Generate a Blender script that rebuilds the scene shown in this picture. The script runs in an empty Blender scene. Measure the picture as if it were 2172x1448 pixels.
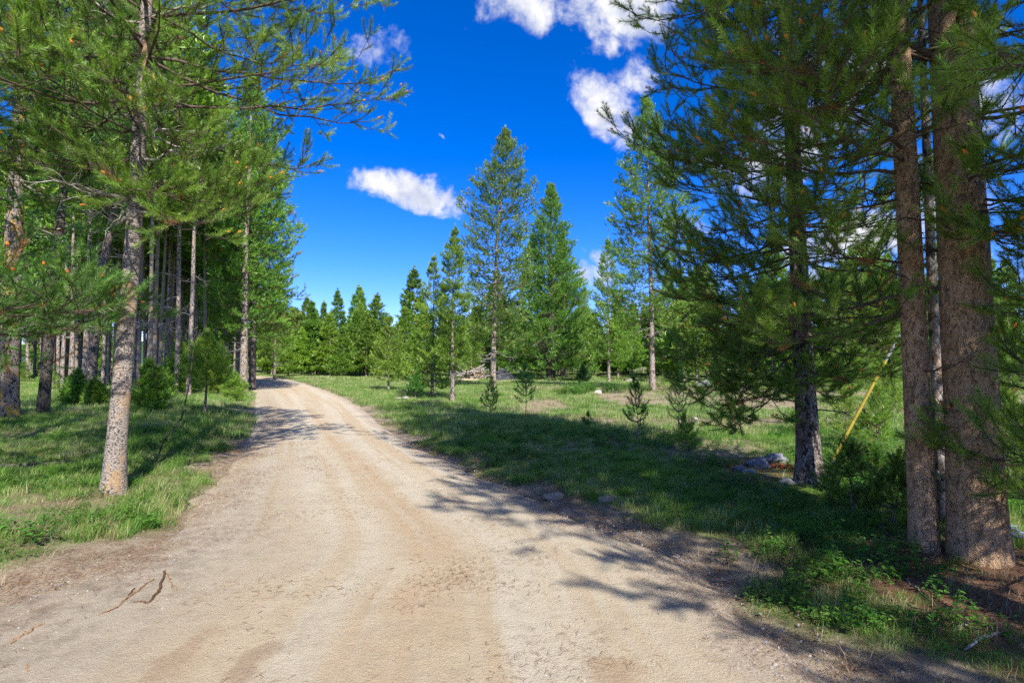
import bpy, math, random
import numpy as np
from mathutils import Vector
R = math.radians
# ------------------------------------------------------------------ camera, world, sun, exposure
scene = bpy.context.scene
C = scene.collection
F = 1150.0            # focal length in photograph pixels (2172 wide)
HOR = 770.0           # horizon row
CAMZ = 1.60
cam_d = bpy.data.cameras.new("camera"); cam = bpy.data.objects.new("camera", cam_d); C.objects.link(cam)
cam_d.sensor_width = 36.0; cam_d.lens = 36.0 * F / 2172.0
cam_d.clip_start = 0.05; cam_d.clip_end = 6000
cam.location = (0, 0, CAMZ)
cam.rotation_euler = (R(90) + math.atan((HOR - 724) / F), 0, 0)
scene.camera = cam

SUN_AZ, SUN_EL = 22.0, 40.0     # degrees right of straight behind the camera, height
sdir = Vector((math.sin(R(SUN_AZ)) * math.cos(R(SUN_EL)), -math.cos(R(SUN_AZ)) * math.cos(R(SUN_EL)), math.sin(R(SUN_EL))))
sun_d = bpy.data.lights.new("sun", 'SUN'); sun = bpy.data.objects.new("sun", sun_d); C.objects.link(sun)
sun_d.energy = 4.3; sun_d.angle = R(0.53); sun_d.color = (1.0, 0.955, 0.87)
sun.rotation_euler = sdir.to_track_quat('Z', 'Y').to_euler()
sun.location = (0, 0, 40)

scene.view_settings.view_transform = 'Standard'
scene.view_settings.look = 'None'
scene.view_settings.exposure = 1.08
scene.view_settings.gamma = 1.0
scene.view_settings.use_curve_mapping = False
scene.cycles.max_bounces = 8; scene.cycles.diffuse_bounces = 6; scene.cycles.glossy_bounces = 2
scene.cycles.transmission_bounces = 4; scene.cycles.transparent_max_bounces = 4
scene.cycles.use_denoising = False

world = bpy.data.worlds.new("World"); scene.world = world; world.use_nodes = True
SKY_STRENGTH = 0.115
def pix_dir(px, py):
    p = math.atan((HOR - 724) / F)
    x, y, z = (px - 1086) / F, 1.0, (724 - py) / F
    return Vector((x, y * math.cos(p) - z * math.sin(p), y * math.sin(p) + z * math.cos(p))).normalized()
def build_world():
    nt = world.node_tree; N = nt.nodes; L = nt.links
    for n in list(N): N.remove(n)
    out = N.new('ShaderNodeOutputWorld'); bg = N.new('ShaderNodeBackground'); bg.inputs[1].default_value = SKY_STRENGTH
    L.new(bg.outputs[0], out.inputs[0])
    sky = N.new('ShaderNodeTexSky'); sky.sky_type = 'NISHITA'; sky.sun_disc = False
    sky.sun_elevation = R(SUN_EL); sky.sun_rotation = R(180 - SUN_AZ)
    sky.altitude = 1800; sky.air_density = 1.0; sky.dust_density = 0.4; sky.ozone_density = 5.0
    hs = N.new('ShaderNodeHueSaturation'); hs.inputs['Saturation'].default_value = 1.32; hs.inputs['Value'].default_value = 1.0
    tn = N.new('ShaderNodeMix'); tn.data_type = 'RGBA'; tn.blend_type = 'MULTIPLY'; tn.inputs['Factor'].default_value = 1.0; tn.inputs['B'].default_value = (0.96, 0.82, 1.02, 1)
    L.new(sky.outputs[0], tn.inputs['A']); L.new(tn.outputs['Result'], hs.inputs['Color'])
    tc = N.new('ShaderNodeTexCoord')
    D = tc.outputs['Generated']
    def M(op, a, b=None, c=None, clamp=False):
        n = N.new('ShaderNodeMath'); n.operation = op; n.use_clamp = clamp
        for i, v in enumerate((a, b, c)):
            if v is None: continue
            if isinstance(v, (int, float)): n.inputs[i].default_value = v
            else: L.new(v, n.inputs[i])
        return n.outputs[0]
    def V(op, a, b=None):
        n = N.new('ShaderNodeVectorMath'); n.operation = op
        for i, v in enumerate((a, b)):
            if v is None: continue
            if isinstance(v, (tuple, Vector)): n.inputs[i].default_value = tuple(v)
            elif isinstance(v, (int, float)): n.inputs['Scale'].default_value = v
            else: L.new(v, n.inputs[i])
        return n.outputs['Value' if op == 'DOT_PRODUCT' else 0]
    def noise(sc, det, rough=0.55, dist=0.0, off=0.0, vec=None):
        n = N.new('ShaderNodeTexNoise'); n.inputs['Scale'].default_value = sc; n.inputs['Detail'].default_value = det
        n.inputs['Roughness'].default_value = rough; n.inputs['Distortion'].default_value = dist
        a = V('ADD', vec if vec is not None else D, (off, off * 1.7, off * 0.3)); L.new(a, n.inputs['Vector']); return n
    w1 = noise(7.0, 4.0, 0.6, 0, 3.3)
    wv = V('SCALE', V('SUBTRACT', w1.outputs['Color'], (0.5, 0.5, 0.5)), 1.0)
    wv.node.inputs['Scale'].default_value = 0.11
    Dw = V('ADD', D, wv)
    #  centre px, half width, half height (px), tilt deg (positive = right end lower), weight
    clouds = [(868, 395, 125, 42, 20, 1.35), (775, 372, 42, 34, 45, 0.85), (940, 425, 52, 36, 15, 1.05),
              (828, 108, 66, 40, 5, 0.95), (804, 190, 26, 12, 5, 0.85), (948, 292, 14, 9, 35, 0.85),
              (1090, 10, 95, 52, 8, 1.1), (1140, -70, 170, 80, 0, 1.0), (1310, 25, 112, 86, 5, 1.4), (1330, -80, 160, 90, 0, 1.3), (1330, 150, 40, 60, 30, 0.8), (1015, 78, 14, 14, 0, .5),
              (1285, 232, 92, 58, 33, 1.25), (1245, 195, 36, 40, 10, .7), (1320, 262, 48, 36, 30, 1.0),
              (1256, 585, 54, 34, 0, 1.2), (1292, 540, 34, 22, 0, 1.15), (1235, 524, 22, 12, 20, 0.6), (1290, 580, 60, 24, 0, .8),
              (1505, 335, 60, 28, -10, 1.1), (1445, 480, 60, 26, 0, .8), (1640, 330, 150, 70, -20, 1.15), (1760, 210, 210, 80, -20, .95), (1830, 100, 200, 70, 0, .9),
              (1800, 510, 190, 62, -8, 1.3), (1750, 600, 130, 40, 0, .95), (2020, 420, 130, 100, 0, 1.05), (2100, 250, 140, 90, 0, .85),
              (738, 672, 14, 9, 0, .95), (700, 672, 16, 6, 0, .7), (1110, 560, 30, 16, 0, .7),
              (60, 660, 120, 30, 0, .7), (-300, 300, 260, 90, 0, 1.1), (2500, 250, 300, 120, 0, 1.1), (1200, -500, 400, 160, 10, 1.1)]
    # unseen cumulus added overhead, beside and behind the camera as neutral fill light: azimuth from straight ahead (right positive), height, half width, half height (degrees)
    fill_clouds = [(70, 30, 17, 9), (110, 48, 15, 9), (150, 24, 18, 8), (-150, 42, 17, 9), (-110, 26, 19, 9), (-75, 48, 14, 8), (185, 66, 15, 9), (20, 72, 15, 9), (-60, 20, 13, 6), (100, 16, 16, 6)]
    best = None
    for (az, el, hw, hh) in fill_clouds:
        c = Vector((math.sin(R(az)) * math.cos(R(el)), math.cos(R(az)) * math.cos(R(el)), math.sin(R(el))))
        u = Vector((math.cos(R(az)), -math.sin(R(az)), 0)); v = u.cross(c).normalized()
        d = V('SUBTRACT', Dw, tuple(c)); a = V('DOT_PRODUCT', d, tuple(u / math.sin(R(hw)))); b = V('DOT_PRODUCT', d, tuple(v / math.sin(R(hh)))); dp = V('DOT_PRODUCT', D, tuple(c))
        r2 = M('ADD', M('ADD', M('MULTIPLY', a, a), M('MULTIPLY', b, b)), M('MULTIPLY', M('LESS_THAN', dp, 0.0), 9.0))
        f = M('SUBTRACT', 1.35, M('MULTIPLY', r2, 0.75)); best = f if best is None else M('MAXIMUM', best, f)
    for (cx, cy, hw, hh, tilt, w) in clouds:
        c = pix_dir(cx, cy)
        ex = (pix_dir(cx + 5, cy) - c); sx = 5 / ex.length; ex.normalize()
        ey = (pix_dir(cx, cy + 5) - c); sy = 5 / ey.length; ey = (ey - ex * ey.dot(ex)).normalized()
        t = R(tilt); u = (ex * math.cos(t) + ey * math.sin(t)) * (sx / hw); v = (ey * math.cos(t) - ex * math.sin(t)) * (sy / hh)
        d = V('SUBTRACT', Dw, tuple(c))
        a = V('DOT_PRODUCT', d, tuple(u)); b = V('DOT_PRODUCT', d, tuple(v))
        r2 = M('ADD', M('MULTIPLY', a, a), M('MULTIPLY', b, b))
        f = M('MULTIPLY', M('SUBTRACT', 1.0, M('MULTIPLY', r2, 0.55)), w)
        best = f if best is None else M('MAXIMUM', best, f)
    n1 = noise(11.0, 10.0, 0.66, 0.4, 7.0); n2 = noise(40.0, 6.0, 0.65, 0.3, 1.0)
    fb = M('ADD', M('MULTIPLY', n1.outputs['Fac'], 2.6), M('MULTIPLY', n2.outputs['Fac'], 0.9))
    dens = M('ADD', best, M('SUBTRACT', fb, 2.08))
    mr = N.new('ShaderNodeMapRange'); mr.interpolation_type = 'SMOOTHSTEP'
    mr.inputs['From Min'].default_value = 0.10; mr.inputs['From Max'].default_value = 0.95
    L.new(dens, mr.inputs['Value'])
    fr = noise(16.0, 7.0, 0.6, 0.0, 12.0)
    cr = N.new('ShaderNodeValToRGB'); e = cr.color_ramp.elements
    e[0].position = 0.36; e[0].color = (0.56, 0.62, 0.80, 1); e[1].position = 0.60; e[1].color = (0.97, 0.97, 1.0, 1)
    L.new(fr.outputs['Fac'], cr.inputs[0])
    csc = N.new('ShaderNodeVectorMath'); csc.operation = 'SCALE'; csc.inputs['Scale'].default_value = 0.50 / SKY_STRENGTH
    L.new(cr.outputs[0], csc.inputs[0])
    mix = N.new('ShaderNodeMix'); mix.data_type = 'RGBA'
    L.new(mr.outputs[0], mix.inputs['Factor']); L.new(hs.outputs[0], mix.inputs['A']); L.new(csc.outputs[0], mix.inputs['B'])
    L.new(mix.outputs['Result'], bg.inputs[0])
build_world()

# ------------------------------------------------------------------ small helpers
rs = np.random.RandomState(11)
def hashn(ix, iy, seed):
    n = (ix.astype(np.int64) * 374761393 + iy.astype(np.int64) * 668265263 + seed * 982451653) & 0xffffffff
    n = ((n ^ (n >> 13)) * 1274126177) & 0xffffffff
    return ((n ^ (n >> 16)) & 0xffff) / 65535.0
def vnoise(x, y, s, seed=0):
    x = np.asarray(x, float) / s; y = np.asarray(y, float) / s
    ix = np.floor(x); iy = np.floor(y); fx = x - ix; fy = y - iy
    fx = fx * fx * (3 - 2 * fx); fy = fy * fy * (3 - 2 * fy); ix = ix.astype(np.int64); iy = iy.astype(np.int64)
    a = hashn(ix, iy, seed); b = hashn(ix + 1, iy, seed); c = hashn(ix, iy + 1, seed); d = hashn(ix + 1, iy + 1, seed)
    return (a * (1 - fx) + b * fx) * (1 - fy) + (c * (1 - fx) + d * fx) * fy
def fbm(x, y, s, seed=0, o=4):
    v = 0; a = 0.5; t = 0
    for k in range(o):
        v = v + a * vnoise(x, y, s / 2 ** k, seed + k * 17); t += a; a *= 0.5
    return v / t
def sstep(a, b, x):
    t = np.clip((x - a) / (b - a), 0, 1); return t * t * (3 - 2 * t)

# road edges as (depth, left x, right x)
ED = [(-14, -3.2, 2.4), (-4, -3.3, 2.3), (1, -3.45, 2.0), (2.7, -3.5, 1.75), (3.5, -3.45, 1.56), (4.3, -3.3, 1.45), (5.1, -3.3, 1.05), (6.3, -3.7, .35),
      (8, -4.2, -.6), (10.2, -5.05, -1.7), (12.3, -5.9, -2.65), (14.2, -6.75, -3.4), (18.4, -8.7, -4.95), (23, -10.9, -6.8), (30.7, -14.6, -10.3),
      (40.9, -20.3, -15.3), (55, -29, -22.8), (66, -38, -30)]
LP = [(a, d) for d, a, b in ED] + [(-48, 73), (-62, 79), (-95, 86), (-150, 92)]
RP = [(b, d) for d, a, b in ED] + [(-42, 77), (-58, 83.5), (-93, 90.5), (-150, 97)]
def dense(P, n):
    P = np.array(P, float); t = np.arange(len(P)); tt = np.linspace(0, len(P) - 1, n)
    # Catmull-Rom style smooth interpolation
    i = np.clip(np.floor(tt).astype(int), 0, len(P) - 2); f = (tt - i)[:, None]
    p0 = P[np.maximum(i - 1, 0)]; p1 = P[i]; p2 = P[i + 1]; p3 = P[np.minimum(i + 2, len(P) - 1)]
    return 0.5 * ((2 * p1) + (-p0 + p2) * f + (2 * p0 - 5 * p1 + 4 * p2 - p3) * f ** 2 + (-p0 + 3 * p1 - 3 * p2 + p3) * f ** 3)
NR = 640
LE, RE = dense(LP, NR), dense(RP, NR)
CE = (LE + RE) / 2; HW = np.linalg.norm(LE - RE, axis=1) / 2
tg = np.gradient(CE, axis=0); tg /= np.linalg.norm(tg, axis=1)[:, None]
ax_ = RE - LE; ax_ /= np.linalg.norm(ax_, axis=1)[:, None]
HWP = HW * np.abs(tg[:, 0] * ax_[:, 1] - tg[:, 1] * ax_[:, 0])
def road_dist(x, y):
    """signed distance outside the road's edge and the side (-1 left, 1 right)"""
    x = np.asarray(x, float).ravel(); y = np.asarray(y, float).ravel(); d = np.empty(len(x)); sd = np.empty(len(x))
    S = slice(None, None, 3); CX, CY, HH, TX, TY = CE[S, 0], CE[S, 1], HWP[S], tg[S, 0], tg[S, 1]
    for a in range(0, len(x), 20000):
        xx, yy = x[a:a + 20000, None], y[a:a + 20000, None]
        q = (xx - CX) ** 2 + (yy - CY) ** 2; i = q.argmin(1)
        rx, ry = xx[:, 0] - CX[i], yy[:, 0] - CY[i]
        cr = TX[i] * ry - TY[i] * rx
        along = np.abs(TX[i] * rx + TY[i] * ry)
        dd = np.sqrt(cr ** 2 + np.maximum(along - 1.0, 0) ** 2)
        d[a:a + 20000] = dd - HH[i]; sd[a:a + 20000] = np.where(cr > 0, -1, 1)
    return d, sd
def hgt(x, y):
    x = np.asarray(x, float); y = np.asarray(y, float); sh = np.broadcast(x, y).shape
    x = np.broadcast_to(x, sh).ravel(); y = np.broadcast_to(y, sh).ravel()
    d, s = road_dist(x, y)
    r = np.hypot(x, y)
    h = (fbm(x, y, 9, 3, 3) - 0.5) * 0.42 * sstep(2, 16, r) + (fbm(x, y, 1.6, 9, 3) - 0.5) * 0.10
    h = h * sstep(0.0, 3.0, d) + np.where(s < 0, 0.20, 0.06) * sstep(0.1, 1.6, d) - 0.05 * sstep(0.5, -0.5, d)
    h += 0.05 * sstep(0, .25, d) * (fbm(x, y, .5, 21, 3) - .3)
    h += 0.0009 * np.maximum(r - 90, 0)
    return h.reshape(sh)
def H1(x, y): return float(hgt(np.array([x]), np.array([y]))[0])
def wx(px, d): return (px - 1086) / F * d

def mat(name):
    m = bpy.data.materials.new(name); m.use_nodes = True; nt = m.node_tree
    for n in list(nt.nodes): nt.nodes.remove(n)
    return m, nt
class G:
    """tiny node-graph helper"""
    def __init__(s, nt): s.nt = nt; s.N = nt.nodes; s.L = nt.links
    def put(s, n, k, v):
        if v is None: return
        i = n.inputs[k]
        if hasattr(v, 'is_linked'): s.L.new(v, i)
        elif isinstance(v, tuple) and i.type == 'RGBA' and len(v) == 3: i.default_value = (*v, 1)
        else: i.default_value = v
    def math(s, op, a, b=None, c=None, clamp=False):
        n = s.N.new('ShaderNodeMath'); n.operation = op; n.use_clamp = clamp
        for i, v in enumerate((a, b, c)): s.put(n, i, v)
        return n.outputs[0]
    def noise(s, vec, sc, det=3.0, rough=0.55, dist=0.0, col=False):
        n = s.N.new('ShaderNodeTexNoise'); s.put(n, 'Vector', vec); n.inputs['Scale'].default_value = sc
        n.inputs['Detail'].default_value = det; n.inputs['Roughness'].default_value = rough; n.inputs['Distortion'].default_value = dist
        return n.outputs['Color' if col else 'Fac']
    def vor(s, vec, sc, feat='F1', out='Distance', rnd=1.0):
        n = s.N.new('ShaderNodeTexVoronoi'); n.feature = feat; s.put(n, 'Vector', vec); n.inputs['Scale'].default_value = sc
        n.inputs['Randomness'].default_value = rnd
        return n.outputs[out]
    def ramp(s, f, stops, interp='LINEAR'):
        n = s.N.new('ShaderNodeValToRGB'); n.color_ramp.interpolation = interp; e = n.color_ramp.elements
        while len(e) < len(stops): e.new(0.5)
        for el, (p, c) in zip(e, stops): el.position = p; el.color = (*c, 1) if isinstance(c, tuple) else (c, c, c, 1)
        s.put(n, 0, f); return n.outputs[0]
    def rng(s, v, a, b, c=0.0, d=1.0, smooth=True):
        n = s.N.new('ShaderNodeMapRange'); n.interpolation_type = 'SMOOTHSTEP' if smooth else 'LINEAR'
        for k, q in (('Value', v), ('From Min', a), ('From Max', b), ('To Min', c), ('To Max', d)): s.put(n, k, q)
        return n.outputs[0]
    def mix(s, f, a, b, mode='MIX'):
        n = s.N.new('ShaderNodeMix'); n.data_type = 'RGBA'; n.blend_type = mode
        s.put(n, 'Factor', f); s.put(n, 'A', a); s.put(n, 'B', b); return n.outputs['Result']
    def map(s, vec, sc=(1, 1, 1), loc=(0, 0, 0)):
        n = s.N.new('ShaderNodeMapping'); s.put(n, 'Vector', vec); n.inputs['Scale'].default_value = sc; n.inputs['Location'].default_value = loc
        return n.outputs[0]
    def coord(s, k='Object'): return s.N.new('ShaderNodeTexCoord').outputs[k]
    def pos(s): return s.N.new('ShaderNodeNewGeometry').outputs['Position']
    def attr(s, name, out='Fac'):
        n = s.N.new('ShaderNodeAttribute'); n.attribute_name = name; return n.outputs[out]
    def orand(s): return s.N.new('ShaderNodeObjectInfo').outputs['Random']
    def sep(s, v):
        n = s.N.new('ShaderNodeSeparateXYZ'); s.put(n, 0, v); return n.outputs
    def vadd(s, a, b, scl=None):
        if scl is not None:
            q = s.N.new('ShaderNodeVectorMath'); q.operation = 'SCALE'; s.put(q, 0, b); q.inputs['Scale'].default_value = scl; b = q.outputs[0]
        n = s.N.new('ShaderNodeVectorMath'); n.operation = 'ADD'; s.put(n, 0, a); s.put(n, 1, b); return n.outputs[0]
    def bump(s, h, strength=0.5, dist=0.02, nrm=None):
        n = s.N.new('ShaderNodeBump'); n.inputs['Strength'].default_value = strength; n.inputs['Distance'].default_value = dist
        s.put(n, 'Height', h); s.put(n, 'Normal', nrm); return n.outputs[0]
    def finish(s, col, rough=0.9, nrm=None, spec=0.2):
        b = s.N.new('ShaderNodeBsdfPrincipled'); s.put(b, 'Base Color', col); s.put(b, 'Roughness', rough)
        b.inputs['Specular IOR Level'].default_value = spec; s.put(b, 'Normal', nrm)
        o = s.N.new('ShaderNodeOutputMaterial'); s.L.new(b.outputs[0], o.inputs[0]); return b
    def leaf(s, col, tcol=None, tr=0.35, rough=0.5, gloss=0.06):
        d = s.N.new('ShaderNodeBsdfDiffuse'); s.put(d, 0, col)
        t = s.N.new('ShaderNodeBsdfTranslucent'); s.put(t, 0, tcol if tcol is not None else col)
        m = s.N.new('ShaderNodeMixShader'); m.inputs[0].default_value = tr; s.L.new(d.outputs[0], m.inputs[1]); s.L.new(t.outputs[0], m.inputs[2])
        g = s.N.new('ShaderNodeBsdfGlossy'); g.inputs['Roughness'].default_value = rough; g.inputs['Color'].default_value = (0.9, 0.95, 0.85, 1)
        m2 = s.N.new('ShaderNodeMixShader'); m2.inputs[0].default_value = gloss; s.L.new(m.outputs[0], m2.inputs[1]); s.L.new(g.outputs[0], m2.inputs[2])
        o = s.N.new('ShaderNodeOutputMaterial'); s.L.new(m2.outputs[0], o.inputs[0])

# ------------------------------------------------------------------ materials
def m_needles(name, deep, mid, light, dead=0.02, tr=0.38, inst=False):
    m, nt = mat(name); g = G(nt)
    t = g.attr('tint')
    if inst: t = g.math('ADD', t, g.math('MULTIPLY', g.math('SUBTRACT', g.orand(), .5), .42), None, True)
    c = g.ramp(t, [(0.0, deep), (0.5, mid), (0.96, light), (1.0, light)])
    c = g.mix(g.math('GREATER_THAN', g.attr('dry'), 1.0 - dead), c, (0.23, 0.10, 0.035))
    if inst: c = g.mix(g.math('GREATER_THAN', g.orand(), 1 - dead * .7), c, (0.26, 0.12, 0.045))
    hv = g.N.new('ShaderNodeHueSaturation'); g.put(hv, 'Color', c)
    r2 = g.math('FRACT', g.math('MULTIPLY', g.orand(), 7.31)); g.put(hv, 'Value', g.rng(g.orand(), 0, 1, 0.78, 1.28, False)); g.put(hv, 'Hue', g.rng(r2, 0, 1, 0.48, 0.512, False))
    tc = g.mix(0.45, hv.outputs[0], (0.16, 0.34, 0.02))
    g.leaf(hv.outputs[0], tc, tr, 0.45, 0.05)
    return m
NEED_ARGS = {}
def mk(name, *a):
    m = m_needles(name, *a); NEED_ARGS[m.name] = a; return m
NEED_DARK = mk("needles_dark", (0.040, 0.12, 0.024), (0.09, 0.225, 0.034), (0.19, 0.36, 0.045), 0.02)
NEED_MID = mk("needles_mid", (0.055, 0.135, 0.016), (0.13, 0.27, 0.027), (0.26, 0.41, 0.045), 0.03)
NEED_LIGHT = mk("needles_light", (0.08, 0.17, 0.018), (0.18, 0.32, 0.03), (0.30, 0.46, 0.05), 0.012, 0.45)
NEED_OLIVE = mk("needles_olive", (0.055, 0.11, 0.02), (0.13, 0.215, 0.03), (0.25, 0.33, 0.05), 0.06)

INST = {}

def m_bark(name, base, light, dark, patch, patch_amt, flake=55.0, bumps=0.7, speck=0.5, dark_patch=0.0, zs=0.55):
    m, nt = mat(name); g = G(nt); co = g.coord('Object')
    wob = g.noise(co, 9, 2, col=True); v = g.vadd(co, wob, 0.03)
    vm = g.map(v, (1, 1, zs))
    ed = g.vor(vm, flake, 'DISTANCE_TO_EDGE'); cell = g.vor(vm, flake, 'F1', 'Color')
    cx = g.sep(cell)[0]; cy = g.sep(cell)[1]
    c = g.mix(g.rng(cx, 0.1, 0.9), base, light)
    sp = g.math('GREATER_THAN', cy, 1 - speck * 0.35)
    c = g.mix(sp, c, dark)
    big = g.noise(g.map(co, (1, 1, 0.35)), 7, 4, 0.6)
    c = g.mix(g.math('MULTIPLY', g.rng(big, 0.52, 0.62), patch_amt), c, patch)
    if dark_patch:
        b2 = g.noise(g.map(co, (1, 1, 0.42), (3, 1, 7)), 30, 8, 0.78, 0.3)
        c = g.mix(g.math('MULTIPLY', g.rng(b2, 0.49, 0.57), dark_patch), c, dark)
    c = g.mix(g.math('MULTIPLY', g.rng(ed, 0.10, 0.0), 0.5), c, dark)
    fine = g.noise(co, 160, 4, 0.7)
    c = g.mix(0.5, c, g.ramp(fine, [(0.3, 0.25), (0.7, 0.8)]), 'OVERLAY')
    h = g.math('ADD', g.math('MULTIPLY', g.rng(ed, 0, 0.25), 0.7), g.math('ADD', g.math('MULTIPLY', cx, 0.5), g.math('MULTIPLY', fine, 0.35)))
    g.finish(c, 0.85, g.bump(h, bumps, 0.012), 0.25)
    return m
BARK_PALE = m_bark("bark_pale", (0.27, 0.225, 0.19), (0.40, 0.345, 0.30), (0.07, 0.058, 0.05), (0.46, 0.29, 0.13), 0.7, 70, 0.55, 0.75, 0.0, 1.5)
BARK_ORANGE = m_bark("bark_orange", (0.60, 0.37, 0.20), (0.68, 0.47, 0.30), (0.11, 0.08, 0.055), (0.46, 0.26, 0.125), 0.5, 120, 0.9, 0.04, 0.72)
BARK_DARK = m_bark("bark_dark", (0.17, 0.13, 0.11), (0.33, 0.28, 0.25), (0.03, 0.025, 0.022), (0.22, 0.15, 0.10), 0.5, 38, 0.9, 0.7, 0.55)
BARK_GREY = m_bark("bark_grey", (0.24, 0.19, 0.16), (0.38, 0.33, 0.30), (0.07, 0.06, 0.05), (0.34, 0.20, 0.11), 0.55, 26, 0.8, 0.6)
BARK_LICHEN = m_bark("bark_lichen", (0.22, 0.17, 0.14), (0.34, 0.28, 0.24), (0.05, 0.04, 0.035), (0.58, 0.36, 0.05), 0.8, 34, 0.9, 0.6)
BARK_BLACK = m_bark("bark_black", (0.075, 0.062, 0.055), (0.14, 0.12, 0.105), (0.02, 0.018, 0.016), (0.10, 0.075, 0.05), 0.5, 34, 0.9, 0.6)  # near-black bark shared by two trunks, a log and a dead stem
def m_plain(name, c1, c2, sc=30, rough=0.9, bumps=0.3):
    m, nt = mat(name); g = G(nt); co = g.coord('Object'); n = g.noise(co, sc, 5, 0.65)
    g.finish(g.mix(g.rng(n, 0.3, 0.7), c1, c2), rough, g.bump(n, bumps, 0.01)); return m
WOOD_LIVE = m_plain("branch_wood", (0.06, 0.042, 0.032), (0.14, 0.10, 0.08), 40)
WOOD_DEAD = m_plain("dead_wood", (0.20, 0.17, 0.15), (0.42, 0.38, 0.35), 40)
WOOD_TAN = m_plain("cut_wood", (0.34, 0.23, 0.15), (0.62, 0.50, 0.38), 18)
CONE = m_plain("pollen_cone_orange", (0.50, 0.15, 0.03), (0.62, 0.26, 0.06), 60)
ROCK = m_plain("rock", (0.26, 0.23, 0.20), (0.52, 0.48, 0.44), 9, 0.9, 0.6)
ROCKG = m_plain("rock_grey", (0.12, 0.12, 0.14), (0.30, 0.30, 0.33), 12, 0.9, 0.6)

# ------------------------------------------------------------------ mesh helpers
def mesh_from(name, V, faces_flat, loop_tot, mats, mat_idx=None, attrs=None, smooth=False):
    me = bpy.data.meshes.new(name)
    V = np.ascontiguousarray(V, dtype=np.float32); nf = len(loop_tot)
    me.vertices.add(len(V)); me.vertices.foreach_set('co', V.ravel())
    me.loops.add(len(faces_flat)); me.loops.foreach_set('vertex_index', np.ascontiguousarray(faces_flat, dtype=np.int32))
    me.polygons.add(nf)
    st = np.concatenate([[0], np.cumsum(loop_tot)[:-1]]).astype(np.int32)
    me.polygons.foreach_set('loop_start', st); me.polygons.foreach_set('loop_total', np.asarray(loop_tot, dtype=np.int32))
    if mat_idx is not None: me.polygons.foreach_set('material_index', np.asarray(mat_idx, dtype=np.int32))
    me.polygons.foreach_set('use_smooth', np.full(nf, smooth, dtype=bool) if np.isscalar(smooth) else np.asarray(smooth, dtype=bool))
    for k, a in (attrs or {}).items():
        at = me.attributes.new(k, 'FLOAT', 'POINT'); at.data.foreach_set('value', np.ascontiguousarray(a, dtype=np.float32))
    for m in mats: me.materials.append(m)
    me.update(calc_edges=True)
    return me
def norm(v): return v / np.maximum(np.linalg.norm(v, axis=-1, keepdims=True), 1e-9)
def tubes(P, Rr, sides, ref=(0, 0, 1.0), jit=None):
    """P (N,n,3) centre lines, Rr (N,n) radii -> verts, quads (+ closed tip fan as quads collapsing)"""
    N, n, _ = P.shape
    T = norm(np.gradient(P, axis=1)); rf = np.array(ref, float)
    A = norm(np.cross(T, rf)); B = np.cross(T, A)
    th = np.arange(sides) * 2 * math.pi / sides
    rr = Rr[:, :, None] * np.ones(sides)
    if jit is not None: rr = rr * jit
    V = P[:, :, None, :] + rr[..., None] * (np.cos(th)[None, None, :, None] * A[:, :, None, :] + np.sin(th)[None, None, :, None] * B[:, :, None, :])
    idx = np.arange(N * n * sides).reshape(N, n, sides)
    a = idx[:, :-1, :]; b = np.roll(idx, -1, axis=2)[:, :-1, :]; c = np.roll(idx, -1, axis=2)[:, 1:, :]; d = idx[:, 1:, :]
    Fq = np.stack([a, b, c, d], -1).reshape(-1, 4)
    return V.reshape(-1, 3), Fq
class Acc:
    """collects geometry for one mesh"""
    def __init__(s): s.V = []; s.F = []; s.T = []; s.M = []; s.S = []; s.tint = []; s.dry = []; s.n = 0
    def add(s, V, Fc, mi=0, smooth=False, tint=None, dry=None):
        V = np.asarray(V, float); Fc = np.asarray(Fc); s.V.append(V); s.F.append((Fc + s.n).ravel()); s.T.append(np.full(len(Fc), Fc.shape[1]))
        s.M.append(np.full(len(Fc), mi)); s.S.append(np.full(len(Fc), smooth))
        s.tint.append(np.full(len(V), .5) if tint is None else tint); s.dry.append(np.zeros(len(V)) if dry is None else dry); s.n += len(V)
    def mesh(s, name, mats):
        return mesh_from(name, np.concatenate(s.V), np.concatenate(s.F), np.concatenate(s.T), mats, np.concatenate(s.M),
                         {'tint': np.concatenate(s.tint), 'dry': np.concatenate(s.dry)}, np.concatenate(s.S))
def link(name, data, parent=None, loc=None):
    o = bpy.data.objects.new(name, data); C.objects.link(o)
    if parent: o.parent = parent
    if loc is not None: o.location = loc
    return o
def tag(o, label=None, cat=None, group=None, kind=None):
    if label: o['label'] = label
    if cat: o['category'] = cat
    if group: o['group'] = group
    if kind: o['kind'] = kind
    return o
def thing(name, loc, label, cat, group=None, rz=0.0):
    o = link(name, None, None, loc); o.rotation_euler.z = rz; o.empty_display_size = .2
    return tag(o, label, cat, group)

# ------------------------------------------------------------------ conifer foliage
def shoot_template(n, nl, w, ang=42, jit=0.35, seed=0, spread=0.92):
    """n needles round a unit-long stem on +Z; needle length nl, width w (in units of the shoot length); tip needles forward"""
    r = np.random.RandomState(seed)
    z = np.sort(r.rand(n)) * spread + 0.04; az = np.arange(n) * 2.39996 + r.rand(n) * .6
    an = R(ang) * (1.15 - 0.55 * z) + r.randn(n) * jit * .35
    d = np.stack([np.sin(an) * np.cos(az), np.sin(an) * np.sin(az), np.cos(an)], 1)
    side = norm(np.cross(d, r.randn(n, 3)))
    base = np.stack([np.zeros(n), np.zeros(n), z], 1)
    L = nl * (0.8 + .4 * r.rand(n))[:, None]
    return np.stack([base - side * w / 2, base + side * w / 2, base + d * L], 1)       # (n,3,3)
T_CLOSE = [shoot_template(110, 0.36, 0.013, 46, seed=i) for i in range(3)]
T_SAP = [shoot_template(30, 0.42, 0.045, 46, seed=70 + i) for i in range(3)]
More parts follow.
